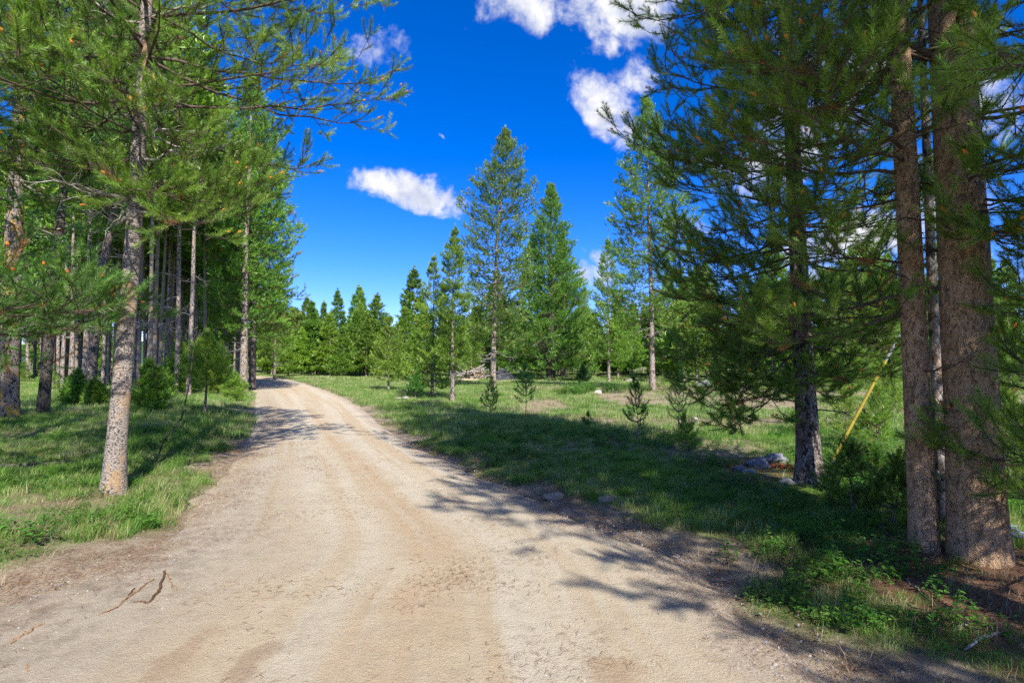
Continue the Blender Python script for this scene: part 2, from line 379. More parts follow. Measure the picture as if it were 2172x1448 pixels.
T_HI = [shoot_template(48, 0.38, 0.025, 46, seed=10 + i) for i in range(3)]
T_MID = [shoot_template(15, 0.50, 0.095, 44, seed=20 + i) for i in range(3)]
T_FAR = [shoot_template(6, 0.70, 0.26, 42, seed=30 + i) for i in range(3)]
T_BRUSH = [shoot_template(60, 0.16, 0.012, 55, seed=40 + i, spread=.96) for i in range(2)]
def scatter_tree(name, protos):
    """geometry-node group: one of the source objects on every point (rot, scl, pick attributes)"""
    ng = bpy.data.node_groups.new(name + "_scatter", 'GeometryNodeTree'); ng.interface.new_socket("Geometry", in_out='INPUT', socket_type='NodeSocketGeometry'); ng.interface.new_socket("Geometry", in_out='OUTPUT', socket_type='NodeSocketGeometry')
    N, L = ng.nodes, ng.links; gi = N.new('NodeGroupInput'); go = N.new('NodeGroupOutput'); ip = N.new('GeometryNodeInstanceOnPoints'); jn = N.new('GeometryNodeJoinGeometry')
    for q in reversed(protos):
        oi = N.new('GeometryNodeObjectInfo'); oi.inputs['Object'].default_value = q; oi.inputs['As Instance'].default_value = False
        gg = N.new('GeometryNodeGeometryToInstance'); L.new(oi.outputs['Geometry'], gg.inputs[0]); L.new(gg.outputs[0], jn.inputs[0])
    def at(n, ty):
        a = N.new('GeometryNodeInputNamedAttribute'); a.data_type = ty; a.inputs['Name'].default_value = n; return a.outputs['Attribute']
    L.new(gi.outputs[0], ip.inputs['Points']); L.new(jn.outputs[0], ip.inputs['Instance']); ip.inputs['Pick Instance'].default_value = True
    L.new(at('pick', 'INT'), ip.inputs['Instance Index']); L.new(at('rot', 'FLOAT_VECTOR'), ip.inputs['Rotation']); L.new(at('scl', 'FLOAT'), ip.inputs['Scale'])
    L.new(ip.outputs[0], go.inputs[0]); return ng
def point_mesh(name, P, rot, scl, pick):
    me = bpy.data.meshes.new(name); P = np.asarray(P, dtype=np.float32); me.vertices.add(len(P)); me.vertices.foreach_set('co', P.ravel())
    for k, a, ty, f in (('rot', rot, 'FLOAT_VECTOR', 'vector'), ('scl', scl, 'FLOAT', 'value'), ('pick', pick, 'INT', 'value')):
        at = me.attributes.new(k, ty, 'POINT'); at.data.foreach_set(f, np.ascontiguousarray(a, dtype=np.int32 if ty == 'INT' else np.float32).ravel())
    return me
def shoot_group(m):
    """source shoots (real needles on a stem) for one needle material; they only feed the scatter"""
    if m.name in INST: return INST[m.name]
    mi = m_needles(m.name + "_shoot", *NEED_ARGS[m.name], inst=True); pr = []
    for v in range(4):
        T = shoot_template(112, .255, .0175, 54, seed=60 + v, spread=.95).reshape(-1, 3); a = Acc()
        r = np.random.RandomState(v); bend = .10 * np.sin(T[:, 2:3] * 2.2) * np.array([[math.cos(v * 2), math.sin(v * 2), 0]]); T = T + bend
        a.add(T, np.arange(len(T)).reshape(-1, 3), 0, False, np.clip(.42 + .13 * np.repeat(r.randn(len(T) // 3), 3) + .12 * T[:, 2], 0, 1))
        z = np.linspace(-.35, .97, 5); S_ = np.stack([.10 * np.sin(z * 2.2) * math.cos(v * 2), .10 * np.sin(z * 2.2) * math.sin(v * 2), z], 1)[None]
        V, Fq = tubes(S_, np.array([[.014, .013, .012, .010, .006]]), 4, (0, 1, 0)); a.add(V, Fq, 1, True); pr.append(bpy.data.objects.new("shoot_source", a.mesh("shoot", [mi, WOOD_LIVE])))
    INST[m.name] = scatter_tree(m.name, pr); return INST[m.name]
def put_shoots(acc, temps, O, Dv, S, tint, mi=0, rng=None, dry=None):
    rng = rng or rs
    for k, T in enumerate(temps):
        sel = np.arange(len(O)) % len(temps) == k
        o, d, s, t = O[sel], norm(Dv[sel]), S[sel], tint[sel]
        if not len(o): continue
        a = norm(np.cross(d, rng.randn(len(o), 3))); b = np.cross(d, a)
        M = np.stack([a, b, d], 1) * s[:, None, None]          # rows
        q = T.reshape(-1, 3)
        V = np.einsum('vk,mkj->mvj', q, M) + o[:, None, :]
        n = V.shape[1]
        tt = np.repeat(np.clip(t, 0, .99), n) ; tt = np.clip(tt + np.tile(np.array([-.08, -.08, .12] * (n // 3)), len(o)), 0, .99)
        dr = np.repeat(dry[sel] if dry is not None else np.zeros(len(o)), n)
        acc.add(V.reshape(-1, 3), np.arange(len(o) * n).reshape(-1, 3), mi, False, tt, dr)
def lerp_pts(P, t):
    """P (N,n,3), t (N,K) in 0..1 -> points (N,K,3) and tangents"""
    n = P.shape[1]; f = np.clip(t, 0, .9999) * (n - 1); i = f.astype(int); f = (f - i)[..., None]
    a = np.take_along_axis(P, i[..., None].repeat(3, -1), 1); b = np.take_along_axis(P, (i + 1)[..., None].repeat(3, -1), 1)
    return a * (1 - f) + b * f, norm(b - a)
def branch_lines(start, az, L, e0, curl, rng, n=8, wig=0.12):
    N = len(az); t = np.linspace(0, 1, n - 1)[None]
    e = e0[:, None] + curl[:, None] * t ** 1.6 + rng.randn(N, n - 1) * wig
    a = az[:, None] + np.cumsum(rng.randn(N, n - 1) * wig, 1)
    d = np.stack([np.cos(e) * np.cos(a), np.cos(e) * np.sin(a), np.sin(e)], -1) * (L / (n - 1))[:, None, None]
    return np.concatenate([start[:, None, :], start[:, None, :] + np.cumsum(d, 1)], 1)
def trunk_line(Hh, n, bend, rng, lean=(0, 0), s0=None):
    z = np.linspace(0, 1, n); ph = rng.rand(4) * 6.28
    x = lean[0] * z + bend * (np.sin(z * 4.1 + ph[0]) - math.sin(ph[0])) * z + bend * .35 * np.sin(z * 13 + ph[1]) * z
    y = lean[1] * z + bend * (np.sin(z * 3.7 + ph[2]) - math.sin(ph[2])) * z + bend * .35 * np.sin(z * 11 + ph[3]) * z
    return np.stack([x, y, z * Hh], 1)
def tree_meshes(name, seed, Hh, r0, zb, Rm, nbr, S, K, level, mats, bark, prof='cone', bend=0.12, lean=(0, 0), up=(-12, 48), curl=22,
                shoot=0.26, taper=.9, gap=0.0, dead=0, deadz=None, deadL=0.9, extra=(), tsides=10, tseg=24, flare=.25, tint0=.45, cones=0, rough=0.0, low_tint=0.0, azb=None, dmat=None, mainsh=0, twig=True, side=1.0, start_t=.12):
    """returns (trunk mesh, crown mesh, dead-limb meshes, cone mesh)"""
    rng = np.random.RandomState(seed)
    TL = trunk_line(Hh, tseg, bend, rng, lean)
    zz = np.linspace(0, 1, tseg)
    rad = r0 * (1 - zz) ** taper * .92 + r0 * .03 + r0 * flare * np.exp(-zz * Hh / .28)
    jit = None
    if rough > 0:
        th = np.arange(tsides)
        jit = 1 + rough * (fbm(th[None] * .9 + seed * 3, np.linspace(0, Hh * 4, tseg)[:, None], 1.6, seed, 4) - .5)[None]
        jit[:, :, -1] = jit[:, :, -1] * .5 + jit[:, :, 0] * .5
    V, Fq = tubes(np.concatenate([[[TL[0, 0], TL[0, 1], -.35]], TL])[None] if False else TL[None], rad[None], tsides, (0, 1, 0), jit)
    V[:tsides, 2] -= .25
    tr = Acc(); tr.add(V, Fq, 0, True); trm = tr.mesh(name + "_trunk", [bark])
    def tp(z):
        f = np.clip(z / Hh, 0, .999) * (tseg - 1); i = f.astype(int); f = (f - i)[:, None]; return TL[i] * (1 - f) + TL[i + 1] * f
    # live branches
    u = (np.arange(nbr) + rng.rand(nbr)) / nbr; u = u ** 1.0
    if gap > 0: u = u[np.sin(u * 31 + seed) > -1 + gap] if gap else u
    z = zb + (Hh * .985 - zb) * u
    wh = max(.16, (Hh - zb) / (nbr / 5.0)); z = np.round(z / wh) * wh + rng.randn(len(u)) * wh * .13; z = np.clip(z, zb * .9, Hh * .985); u = np.clip((z - zb) / (Hh * .985 - zb), 0, 1)
    if prof == 'cone': rr = (1 - u) ** .85 * np.minimum(1, .55 + u * 3.2)
    elif prof == 'oval': rr = np.sqrt(np.clip(1 - (u * 1.0) ** 1.7, 0, 1)) * np.minimum(1, .5 + u * 3)
    elif prof == 'slim': rr = (1 - u) ** .6 * np.minimum(1, .45 + u * 2.6) * (.8 + .25 * np.sin(u * 17 + seed))
    else: rr = np.interp(u, [p[0] for p in prof], [p[1] for p in prof])
    L = Rm * rr * (.72 + .5 * rng.rand(len(u))) + .10 * Rm * .6
    az = np.arange(len(u)) * 2.4 + rng.rand(len(u)) * 1.1
    if azb is not None: L *= 1 + azb[1] * np.cos(az - azb[0])
    e0 = np.radians(np.interp(u, [0, .75, 1], [up[0], up[0] * .35 + up[1] * .45, up[1] + 14])) + rng.randn(len(u)) * .12
    cl = np.full(len(u), R(curl)) * (1 - .3 * u)
    if extra:
        ex = np.array(extra, float)       # z, azimuth deg, length, elevation deg
        z = np.append(z, ex[:, 0]); az = np.append(az, np.radians(ex[:, 1])); L = np.append(L, ex[:, 2]); e0 = np.append(e0, np.radians(ex[:, 3]))
        cl = np.append(cl, np.full(len(ex), R(curl * .6)))
    P = branch_lines(tp(z), az, L, e0, cl, rng, 8, .10)
    nB = len(L); cr = Acc()
    br = (.007 + .006 * L) * (1.0 if level != 'far' else .8)
    if level in ('close', 'hi', 'sap'):
        q = br[:, None] * np.linspace(1, .22, 8)[None]; V, Fq = tubes(P, q, 5); cr.add(V, Fq, 1, True)
    elif level == 'mid':
        q = br[:, None] * 1.2 * np.linspace(1, .25, 8)[None]; V, Fq = tubes(P[:, ::2], q[:, ::2], 3); cr.add(V, Fq, 1, True)
    # secondaries
    t = start_t + (1 - start_t) * (np.arange(S)[None] + rng.rand(nB, S)) / S
    o, tn = lerp_pts(P, t)
    sg = np.where(np.arange(S)[None] % 2 == 0, 1, -1) * np.ones((nB, 1))
    hz = np.arctan2(tn[..., 1], tn[..., 0]); sa = hz + sg * (R(50) + rng.randn(nB, S) * .25)
    se = np.arcsin(np.clip(tn[..., 2], -1, 1)) * .6 + R(8) + rng.randn(nB, S) * .28
    sL = (L[:, None] * side * (.50 - .34 * t) + .10 * shoot / .26) * (.7 + .6 * rng.rand(nB, S))
    SP = branch_lines(o.reshape(-1, 3), sa.ravel(), sL.ravel(), se.ravel(), np.full(nB * S, R(25)), rng, 4, .12)
    if level in ('close', 'hi', 'sap') and twig:
        V, Fq = tubes(SP, np.full((nB * S, 1), .0045) * np.linspace(1.3, .6, 4)[None], 3); cr.add(V, Fq, 1, True)
    # shoots
    kt = (.18 + .82 * ((np.arange(K)[None] + rng.rand(nB * S, K)) / K) ** (.55 if level == 'hi' else 1))
    so, st = lerp_pts(SP, kt)
    zrel = np.clip((so[..., 2] - zb) / max(Hh - zb, .1), 0, 1)
    kk = np.where(np.arange(K)[None] % 2 == 0, 1, -1)[..., None]
    lat = norm(np.cross(st, np.array([0, 0, 1.0])))
    sd = st + lat * kk * .55 + np.array([0, 0, .42]) + rng.randn(*st.shape) * .22
    so = so.reshape(-1, 3); sd = sd.reshape(-1, 3)
    tip, ttn = P[:, -1], norm(P[:, -1] - P[:, -2])
    so = np.concatenate([so, tip]); sd = np.concatenate([sd, ttn + [0, 0, .3]])
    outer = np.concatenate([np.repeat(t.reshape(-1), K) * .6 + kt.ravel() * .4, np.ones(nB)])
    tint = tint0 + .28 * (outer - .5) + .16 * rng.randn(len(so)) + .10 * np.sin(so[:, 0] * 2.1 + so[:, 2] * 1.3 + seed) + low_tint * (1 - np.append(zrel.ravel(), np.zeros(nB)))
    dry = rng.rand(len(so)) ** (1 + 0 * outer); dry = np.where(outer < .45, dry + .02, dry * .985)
    sc = shoot * (.75 + .5 * rng.rand(len(so))) * np.concatenate([np.repeat(np.clip(.42 + .75 * L / Rm, 0, 1), S * K), np.clip(.42 + .75 * L / Rm, 0, 1)])
    temps = {'close': T_CLOSE, 'sap': T_SAP, 'hi': T_HI, 'mid': T_MID, 'far': T_FAR}[level]
    foliage = None
    if level == 'hi':
        ok = outer > .12; sc_ = sc * 1.0; d_ = norm(sd)
        fp, fd, fs = [so[ok]], [d_[ok]], [sc_[ok]]
        # fans of fresh shoots at the twig ends
        e_, et = lerp_pts(SP, np.full((nB * S, 3), .98)); e_ = e_.reshape(-1, 3); et = norm(et.reshape(-1, 3) + rng.randn(len(e_), 3) * .42 + [0, 0, .28]); fp.append(e_); fd.append(et); fs.append(shoot * rng.uniform(.75, 1.15, len(e_)))
        ma, mb = lerp_pts(P, .4 + .6 * rng.rand(nB, 9)); ma = ma.reshape(-1, 3); mb = mb.reshape(-1, 3); ml = norm(np.cross(mb, np.array([0, 0, 1.0]))) * rng.choice([-1, 1], (len(ma), 1))
        fp.append(ma); fd.append(norm(mb + ml * rng.uniform(.2, 1.3, (len(ma), 1)) + rng.randn(len(ma), 3) * .3 + [0, 0, .2])); fs.append(shoot * rng.uniform(.7, 1.15, len(ma)))
        fp, fd, fs = np.concatenate(fp), np.concatenate(fd), np.concatenate(fs)
        rot = np.stack([rng.randn(len(fp)) * .15, np.arccos(np.clip(fd[:, 2], -1, 1)), np.arctan2(fd[:, 1], fd[:, 0])], 1)
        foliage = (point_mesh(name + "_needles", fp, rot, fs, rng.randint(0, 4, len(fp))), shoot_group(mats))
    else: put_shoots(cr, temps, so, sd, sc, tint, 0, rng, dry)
    if mainsh and level != 'hi':
        mt_ = (.15 + .85 * (np.arange(mainsh)[None] + rng.rand(nB, mainsh)) / mainsh); mo, mtn = lerp_pts(P, mt_)
        put_shoots(cr, temps, mo.reshape(-1, 3), mtn.reshape(-1, 3) + rng.randn(nB * mainsh, 3) * .12, np.full(nB * mainsh, shoot * .8), np.clip(tint0 + .1 * rng.randn(nB * mainsh), 0, 1), 0, rng)
    # leader
    lt = TL[-1][None] + np.stack([np.zeros(6), np.zeros(6), np.linspace(-.9, .0, 6) * min(1, Hh / 8)], 1)
    if level != 'hi': put_shoots(cr, temps, lt, np.tile([[0, 0, 1.0]], (6, 1)) + rng.randn(6, 3) * .1, np.full(6, shoot * 1.1), np.full(6, .7), 0, rng)
    crm = cr.mesh(name + "_crown", [mats, WOOD_LIVE])
    deads = []
    if dead:
        dz = rng.uniform(deadz[0], deadz[1], dead); da = rng.rand(dead) * 6.28; dl = deadL * (.4 + .9 * rng.rand(dead))
        DP = branch_lines(tp(dz), da, dl, np.radians(rng.uniform(-25, 20, dead)), np.radians(rng.uniform(-30, 40, dead)), rng, 7, .22)
        for i in range(dead):
            a = Acc(); V, Fq = tubes(DP[i:i + 1], (.006 + .011 * dl[i]) * np.linspace(1, .2, 7)[None], 5); a.add(V, Fq, 0, True)
            ns = int(3 + 6 * dl[i]); tt = rng.uniform(.2, .95, (1, ns)); oo, tn2 = lerp_pts(DP[i:i + 1], tt)
            aa = np.arctan2(tn2[..., 1], tn2[..., 0]) + rng.choice([-1, 1], (1, ns)) * rng.uniform(.5, 1.1, (1, ns))
            TP = branch_lines(oo[0], aa[0], dl[i] * rng.uniform(.12, .4, ns), rng.uniform(-.7, .5, ns), rng.uniform(-.6, .8, ns), rng, 5, .3)
            V, Fq = tubes(TP, np.full((ns, 1), .004) * np.linspace(1.2, .4, 5)[None], 3); a.add(V, Fq, 0, True)
            deads.append(a.mesh(name + "_dead", [dmat or WOOD_DEAD]))
    cm = None
    if cones:
        rank = outer + .25 * rng.rand(len(outer)); pick = np.argsort(-rank)[:cones * 3]; pick = rng.choice(pick, min(cones, len(pick)), replace=False)
        a = Acc(); d = norm(sd[pick]); P0 = so[pick] + d * sc[pick][:, None] * .72; P1 = P0 + d * shoot * .22; Pm = (P0 + P1) / 2
        V, Fq = tubes(np.stack([P0, Pm, P1], 1), np.stack([np.full(len(pick), .004), np.full(len(pick), .014), np.full(len(pick), .004)], 1) * (shoot / .24), 5)
        a.add(V, Fq, 0, False); cm = a.mesh(name + "_cones", [CONE])
    return trm, crm, deads, cm, foliage
def make_tree(name, meshes, x, y, label, group=None, rz=0.0, s=1.0, sz=None, cat="tree", z=None, tilt=(0, 0)):
    o = thing(name, (x, y, (H1(x, y) if z is None else z)), label, cat, group, rz)
    o.scale = (s, s, sz or s); o.rotation_euler[0] = tilt[0]; o.rotation_euler[1] = tilt[1]
    link("trunk", meshes[0], o); c = link("crown", meshes[1], o)
    for d in meshes[2]: link("dead_branch", d, o)
    if meshes[4]:
        f = tag(link("needles", meshes[4][0], c), kind='stuff'); md = f.modifiers.new("scatter", 'NODES'); md.node_group = meshes[4][1]
    if meshes[3]: tag(link("pollen_cone", meshes[3], c), kind='stuff')
    return o
def copy_tree(o, parent=None):
    c = o.copy(); C.objects.link(c)
    if parent: c.parent = parent
    for ch in list(o.children): copy_tree(ch, c)
    return c

# ------------------------------------------------------------------ ground
def m_ground():
    m, nt = mat("forest_ground"); g = G(nt); p = g.pos()
    A = g.attr('verge'); Bt = g.attr('litter'); Cb = g.attr('bare')
    n1 = g.noise(p, 0.55, 5, 0.6); n2 = g.noise(p, 4.0, 5, 0.65); n3 = g.noise(p, 38, 5, 0.7); n4 = g.noise(p, 190, 3, 0.7)
    green = g.mix(g.rng(n2, 0.35, 0.65), (0.06, 0.12, 0.016), (0.12, 0.21, 0.03))
    green = g.mix(g.math('MULTIPLY', g.rng(n1, .48, .66), .55), green, (0.17, 0.20, 0.05))
    soil = g.mix(g.rng(n3, 0.38, 0.62), (0.15, 0.105, 0.07), (0.32, 0.23, 0.155))
    barec = g.mix(g.rng(n3, 0.4, 0.6), (0.27, 0.18, 0.13), (0.44, 0.34, 0.26))
    litter = g.mix(g.rng(n4, 0.38, 0.62), (0.09, 0.045, 0.028), (0.33, 0.18, 0.105))
    lit2 = g.mix(g.rng(n3, .56, .7), litter, (0.40, 0.33, 0.28))
    c = g.mix(g.rng(n3, .52, .72), green, soil)
    c = g.mix(g.math('MULTIPLY', Cb, .85), c, barec)
    c = g.mix(Bt, c, lit2)
    verge = g.mix(g.rng(n2, .4, .6), soil, (0.36, 0.285, 0.20))
    verge = g.mix(g.rng(n4, .52, .66), verge, (0.46, 0.39, 0.31))
    c = g.mix(A, c, verge)
    h = g.math('ADD', g.math('MULTIPLY', n3, .8), g.math('MULTIPLY', n4, .35))
    g.finish(c, 0.95, g.bump(h, 0.9, 0.03), .1)
    return m
M_GROUND = m_ground()
def masks(x, y):
    d, s = road_dist(x, y)
    nz = fbm(x, y, .9, 40, 4) - .5
    wid = np.where(s < 0, .42, .38) + .9 * np.where(s < 0, sstep(5.0, 2.5, y), sstep(8, 3, y) * .25)
    verge = sstep(wid, wid * .25, d + nz * 1.5)
    # clods and sand at the right-hand verge, y about 6
    lit = np.zeros_like(x)
    for (cx, cy, r, a) in ((3.45, 3.9, 1.6, 1.0), (3.0, 3.1, .8, .6), (4.6, 3.6, 1.3, .9), (3.4, 7.4, 1.1, .6), (2.3, 4.0, .8, .6), (-4.6, 6.2, .5, .3), (3.4, 2.3, .8, .75), (3.2, 8.2, .9, .7), (-7.2, 8.6, .9, .6), (-6.2, 7.4, .6, .5)):
        lit = np.maximum(lit, a * sstep(r, r * .4, np.hypot(x - cx, (y - cy) * 1.2) + nz * 1.4))
    b = fbm(x, y, 3.2, 77, 4)
    reg = sstep(-1, 2.5, x + .06 * y) * sstep(10.5, 13.5, y) * sstep(46, 30, y) * (s > 0)
    bare = sstep(.37, .50, b + .05 * reg) * reg + sstep(.60, .70, b) * .6 * (1 - reg)
    return verge, np.clip(lit, 0, 1), np.clip(bare, 0, 1), d, s
def grid_mesh():
    nu, nv = 270, 320
    def sp(n, lo, hi, near):
        a, b = math.asinh(lo / near), math.asinh(hi / near); return np.sinh(np.linspace(a, b, n)) * near
    xs = sp(nu, -900, 900, 2.2); ys = sp(nv, -120, 1600, 2.6)
    X, Y = np.meshgrid(xs, ys); Z = hgt(X, Y)
    V = np.stack([X.ravel(), Y.ravel(), Z.ravel()], 1)
    idx = np.arange(nu * nv).reshape(nv, nu); Fq = np.stack([idx[:-1, :-1], idx[:-1, 1:], idx[1:, 1:], idx[1:, :-1]], -1).reshape(-1, 4)
    vg, li, ba, d, s = masks(V[:, 0], V[:, 1])
    me = mesh_from("ground", V, Fq.ravel(), np.full(len(Fq), 4), [M_GROUND], None, {'verge': vg, 'litter': li, 'bare': ba}, True)
    return me
tag(link("ground", grid_mesh()), kind='structure')

def m_road():
    m, nt = mat("dirt_road"); g = G(nt); p = g.pos(); u = g.attr('across')
    streak = g.noise(g.map(g.attr('ruv', 'Vector'), (7.5, 0.055, 1)), 1.0, 4, 0.55)
    st2 = g.noise(g.map(g.attr('ruv', 'Vector'), (26, 0.16, 1)), 1.0, 4, 0.6)
    n0 = g.noise(p, 1.1, 5, .6); n1 = g.noise(p, 7, 6, 0.65); n2 = g.noise(p, 60, 5, 0.7); n3 = g.noise(p, 320, 3, 0.7)
    pale = (0.53, 0.46, 0.34); warm = (0.48, 0.37, 0.235); dk = (0.34, 0.265, 0.18)
    c = g.mix(g.rng(streak, .42, .60), pale, warm)
    wt = g.math('MULTIPLY', g.rng(g.math('ABSOLUTE', g.math('SUBTRACT', u, .12)), .24, .02), g.rng(n0, .3, .6))
    c = g.mix(g.math('MULTIPLY', wt, .75), c, (0.45, 0.32, 0.19))
    c = g.mix(g.math('MULTIPLY', g.rng(st2, .5, .7), .35), c, (0.56, 0.50, 0.40))
    c = g.mix(g.math('MULTIPLY', g.rng(n1, .45, .7), .35), c, dk)
    ysep = g.sep(p)[1]
    le = g.math('MULTIPLY', g.rng(g.math('ADD', u, g.math('MULTIPLY', g.math('SUBTRACT', n0, .5), .5)), -.15, -.8), g.rng(ysep, 9, 3.5, .5, 1.0))
    c = g.mix(g.math('MULTIPLY', le, .75), c, g.mix(g.rng(n1, .35, .6), (0.20, 0.15, 0.11), (0.40, 0.33, 0.245)))
    re_ = g.math('MULTIPLY', g.rng(g.math('ADD', u, g.math('MULTIPLY', g.math('SUBTRACT', n0, .5), .5)), .72, 1.0), .8)
    c = g.mix(re_, c, g.mix(g.rng(n2, .42, .58), (0.25, 0.18, 0.125), (0.46, 0.39, 0.32)))
    # damp stain near the camera
    def blob(cx, cy, rx, ry, k):
        s_ = g.sep(g.vadd(p, g.noise(p, 5, 4, .6, col=True), .28))
        a = g.math('DIVIDE', g.math('SUBTRACT', s_[0], cx + .14), rx); b = g.math('DIVIDE', g.math('SUBTRACT', s_[1], cy + .14), ry)
        r2 = g.math('ADD', g.math('MULTIPLY', a, a), g.math('MULTIPLY', b, b)); return g.math('MULTIPLY', g.rng(r2, 1.15, .25), k)
    c = g.mix(blob(.52, 2.80, .15, .17, .62), c, (0.36, 0.235, 0.13))
    c = g.mix(blob(-1.33, 2.85, .09, .28, .5), c, (0.26, 0.16, 0.095))
    c = g.mix(blob(-1.75, 2.95, .09, .34, .4), c, (0.30, 0.18, 0.10))
    c = g.mix(g.math('MULTIPLY', g.rng(n2, .58, .76), .28), c, (0.30, 0.215, 0.145))
    c = g.mix(g.math('MULTIPLY', g.rng(n3, .55, .66), .55), c, (0.64, 0.58, 0.49))
    c = g.mix(g.math('MULTIPLY', g.rng(n3, .44, .32), .6), c, (0.22, 0.16, 0.11))
    h = g.math('ADD', g.math('ADD', g.math('MULTIPLY', n1, 1.0), g.math('MULTIPLY', n2, .7)), g.math('ADD', g.math('MULTIPLY', n3, .4), g.math('MULTIPLY', st2, .5)))
    g.finish(c, .95, g.bump(h, .75, .03), .1)
    return m
def road_mesh():
    # resample along by arclength: finer near the camera
    nT = 30; rows = []
    n = NR; y = CE[:, 1]; keep = np.linspace(0, 1, n)
    us = np.linspace(-1.12, 1.12, nT); V = []; AC = []; RU = []
    arc = np.concatenate([[0], np.cumsum(np.linalg.norm(np.diff(CE, axis=0), axis=1))])
    # subdivide near part
    ii = np.unique(np.concatenate([np.arange(0, n - 1, .5)]));
    i0 = ii.astype(int); f = (ii - i0)[:, None]; i1 = np.minimum(i0 + 1, n - 1)
    Lp = LE[i0] * (1 - f) + LE[i1] * f; Rp = RE[i0] * (1 - f) + RE[i1] * f; ar = arc[i0] * (1 - f[:, 0]) + arc[i1] * f[:, 0]
    w = (us[None, :, None] + 1) / 2
    P = Lp[:, None] * (1 - w) + Rp[:, None] * w
    X, Y = P[..., 0], P[..., 1]
    Un = us[None] + 0 * X
    edge = np.abs(Un) + (fbm(X, Y, .8, 55, 4) - .5) * .22
    z = .03 + .025 * (1 - Un ** 2) + (fbm(X, Y, .45, 60, 4) - .5) * .016 + (fbm(Un * 3.2, Y * .05 + X * 0, .5, 66, 2) - .5) * .03
    zz = z - .13 * sstep(.90, 1.10, edge)
    zz += .0009 * np.maximum(np.hypot(X, Y) - 90, 0)
    V = np.stack([X, Y, zz], -1).reshape(-1, 3)
    m_, n_ = X.shape; idx = np.arange(m_ * n_).reshape(m_, n_)
    Fq = np.stack([idx[:-1, :-1], idx[:-1, 1:], idx[1:, 1:], idx[1:, :-1]], -1).reshape(-1, 4)
    me = mesh_from("dirt_road", V, Fq.ravel(), np.full(len(Fq), 4), [m_road()], None, {'across': Un.ravel()}, True)
    at = me.attributes.new('ruv', 'FLOAT_VECTOR', 'POINT'); at.data.foreach_set('vector', np.stack([Un.ravel() * .5, np.repeat(ar, n_), 0 * Un.ravel()], 1).astype(np.float32).ravel())
    return me
tag(link("dirt_road", road_mesh()), kind='structure')

# distant wooded hills
def hill(name, y0, amp, wid, seed, depth):
    nu, nv = 260, 26; xs = np.linspace(-wid, wid, nu); X, Y = np.meshgrid(xs, np.linspace(0, depth, nv)); rr = Y / depth
    Z = sstep(0, .6, rr) * (amp * (.5 + .9 * fbm(xs, xs * 0 + seed, 420, seed, 3)))[None] + (vnoise(X, Y, 9, seed) - .5) * 9 * sstep(.05, .3, rr) - 4
    V = np.stack([X.ravel(), (Y + y0).ravel(), Z.ravel()], 1); idx = np.arange(nu * nv).reshape(nv, nu)
    Fq = np.stack([idx[:-1, :-1], idx[:-1, 1:], idx[1:, 1:], idx[1:, :-1]], -1).reshape(-1, 4)
    m, nt = mat(name + "_forest"); g = G(nt); n = g.noise(g.pos(), .12, 6, .7)
    g.finish(g.ramp(n, [(.35, (.02, .05, .035)), (.6, (.06, .12, .06))]), 1.0, g.bump(n, 1, 4))
    tag(link(name, mesh_from(name, V, Fq.ravel(), np.full(len(Fq), 4), [m], None, None, False)), kind='structure')
hill("far_hill", 700, 42, 1100, 5, 500)
#TREES
# ------------------------------------------------------------------ hero trees
# left foreground lodgepole pine
A_ = tree_meshes("pine_a", 5, 11.5, .110, 3.3, 2.35, 80, 12, 3, 'hi', NEED_LIGHT, BARK_PALE, 'oval', .05, (.40, .1), (-8, 40), 18, .23, .85,
                 dead=16, deadz=(2.7, 6.0), deadL=1.15, tsides=36, tseg=150, flare=.38, tint0=.50, cones=280, rough=.10,
                 extra=[(5.55, 4, 2.8, 4), (5.1, 14, 2.6, 0), (4.75, -8, 2.3, -2), (5.9, -20, 2.3, 5), (4.2, -70, 1.6, -8), (3.9, 150, 1.2, -5), (3.5, -60, 1.3, -18), (3.3, -20, 1.35, -22), (5.3, -100, 1.8, 0), (5.0, 200, 1.9, 8), (4.3, 30, 1.9, -8), (5.3, 185, 2.2, 0), (4.7, 230, 1.6, -4)])
make_tree("lodgepole_pine", A_, wx(248, 6.25), 6.25, "pale flaky-barked pine standing alone on the left road verge, boughs over the road", tilt=(0, R(.6)))
# right: dense pine with dark trunk
P_ = tree_meshes("pine_p", 17, 11.0, .135, 1.3, 1.62, 140, 9, 3, 'hi', NEED_MID, BARK_DARK, [(0, .45), (.08, .8), (.22, 1), (.4, .80), (.6, .6), (.8, .4), (1, .08)], .05, (-.25, .1), (-22, 38), 30, .23, .85,
                 dead=22, deadz=(.9, 4.0), deadL=.8, dmat=WOOD_LIVE, tsides=32, tseg=120, flare=.5, tint0=.40, cones=900, rough=.12, azb=(math.pi, .0),
                 extra=[(3.4, 172, 1.5, 12), (2.5, 185, 1.7, -18), (1.9, 195, 1.6, -42), (1.7, 175, 1.4, -48), (1.5, 205, 1.3, -42), (2.0, 165, 1.6, -38), (4.0, 178, 2.1, 2), (2.9, 200, 1.8, -8), (2.3, 178, 1.7, -35), (1.6, 188, 1.2, -30)])
make_tree("lodgepole_pine", P_, 3.62, 6.65, "dense dark green pine with dark-based single trunk, just left of the twin thick trunks")
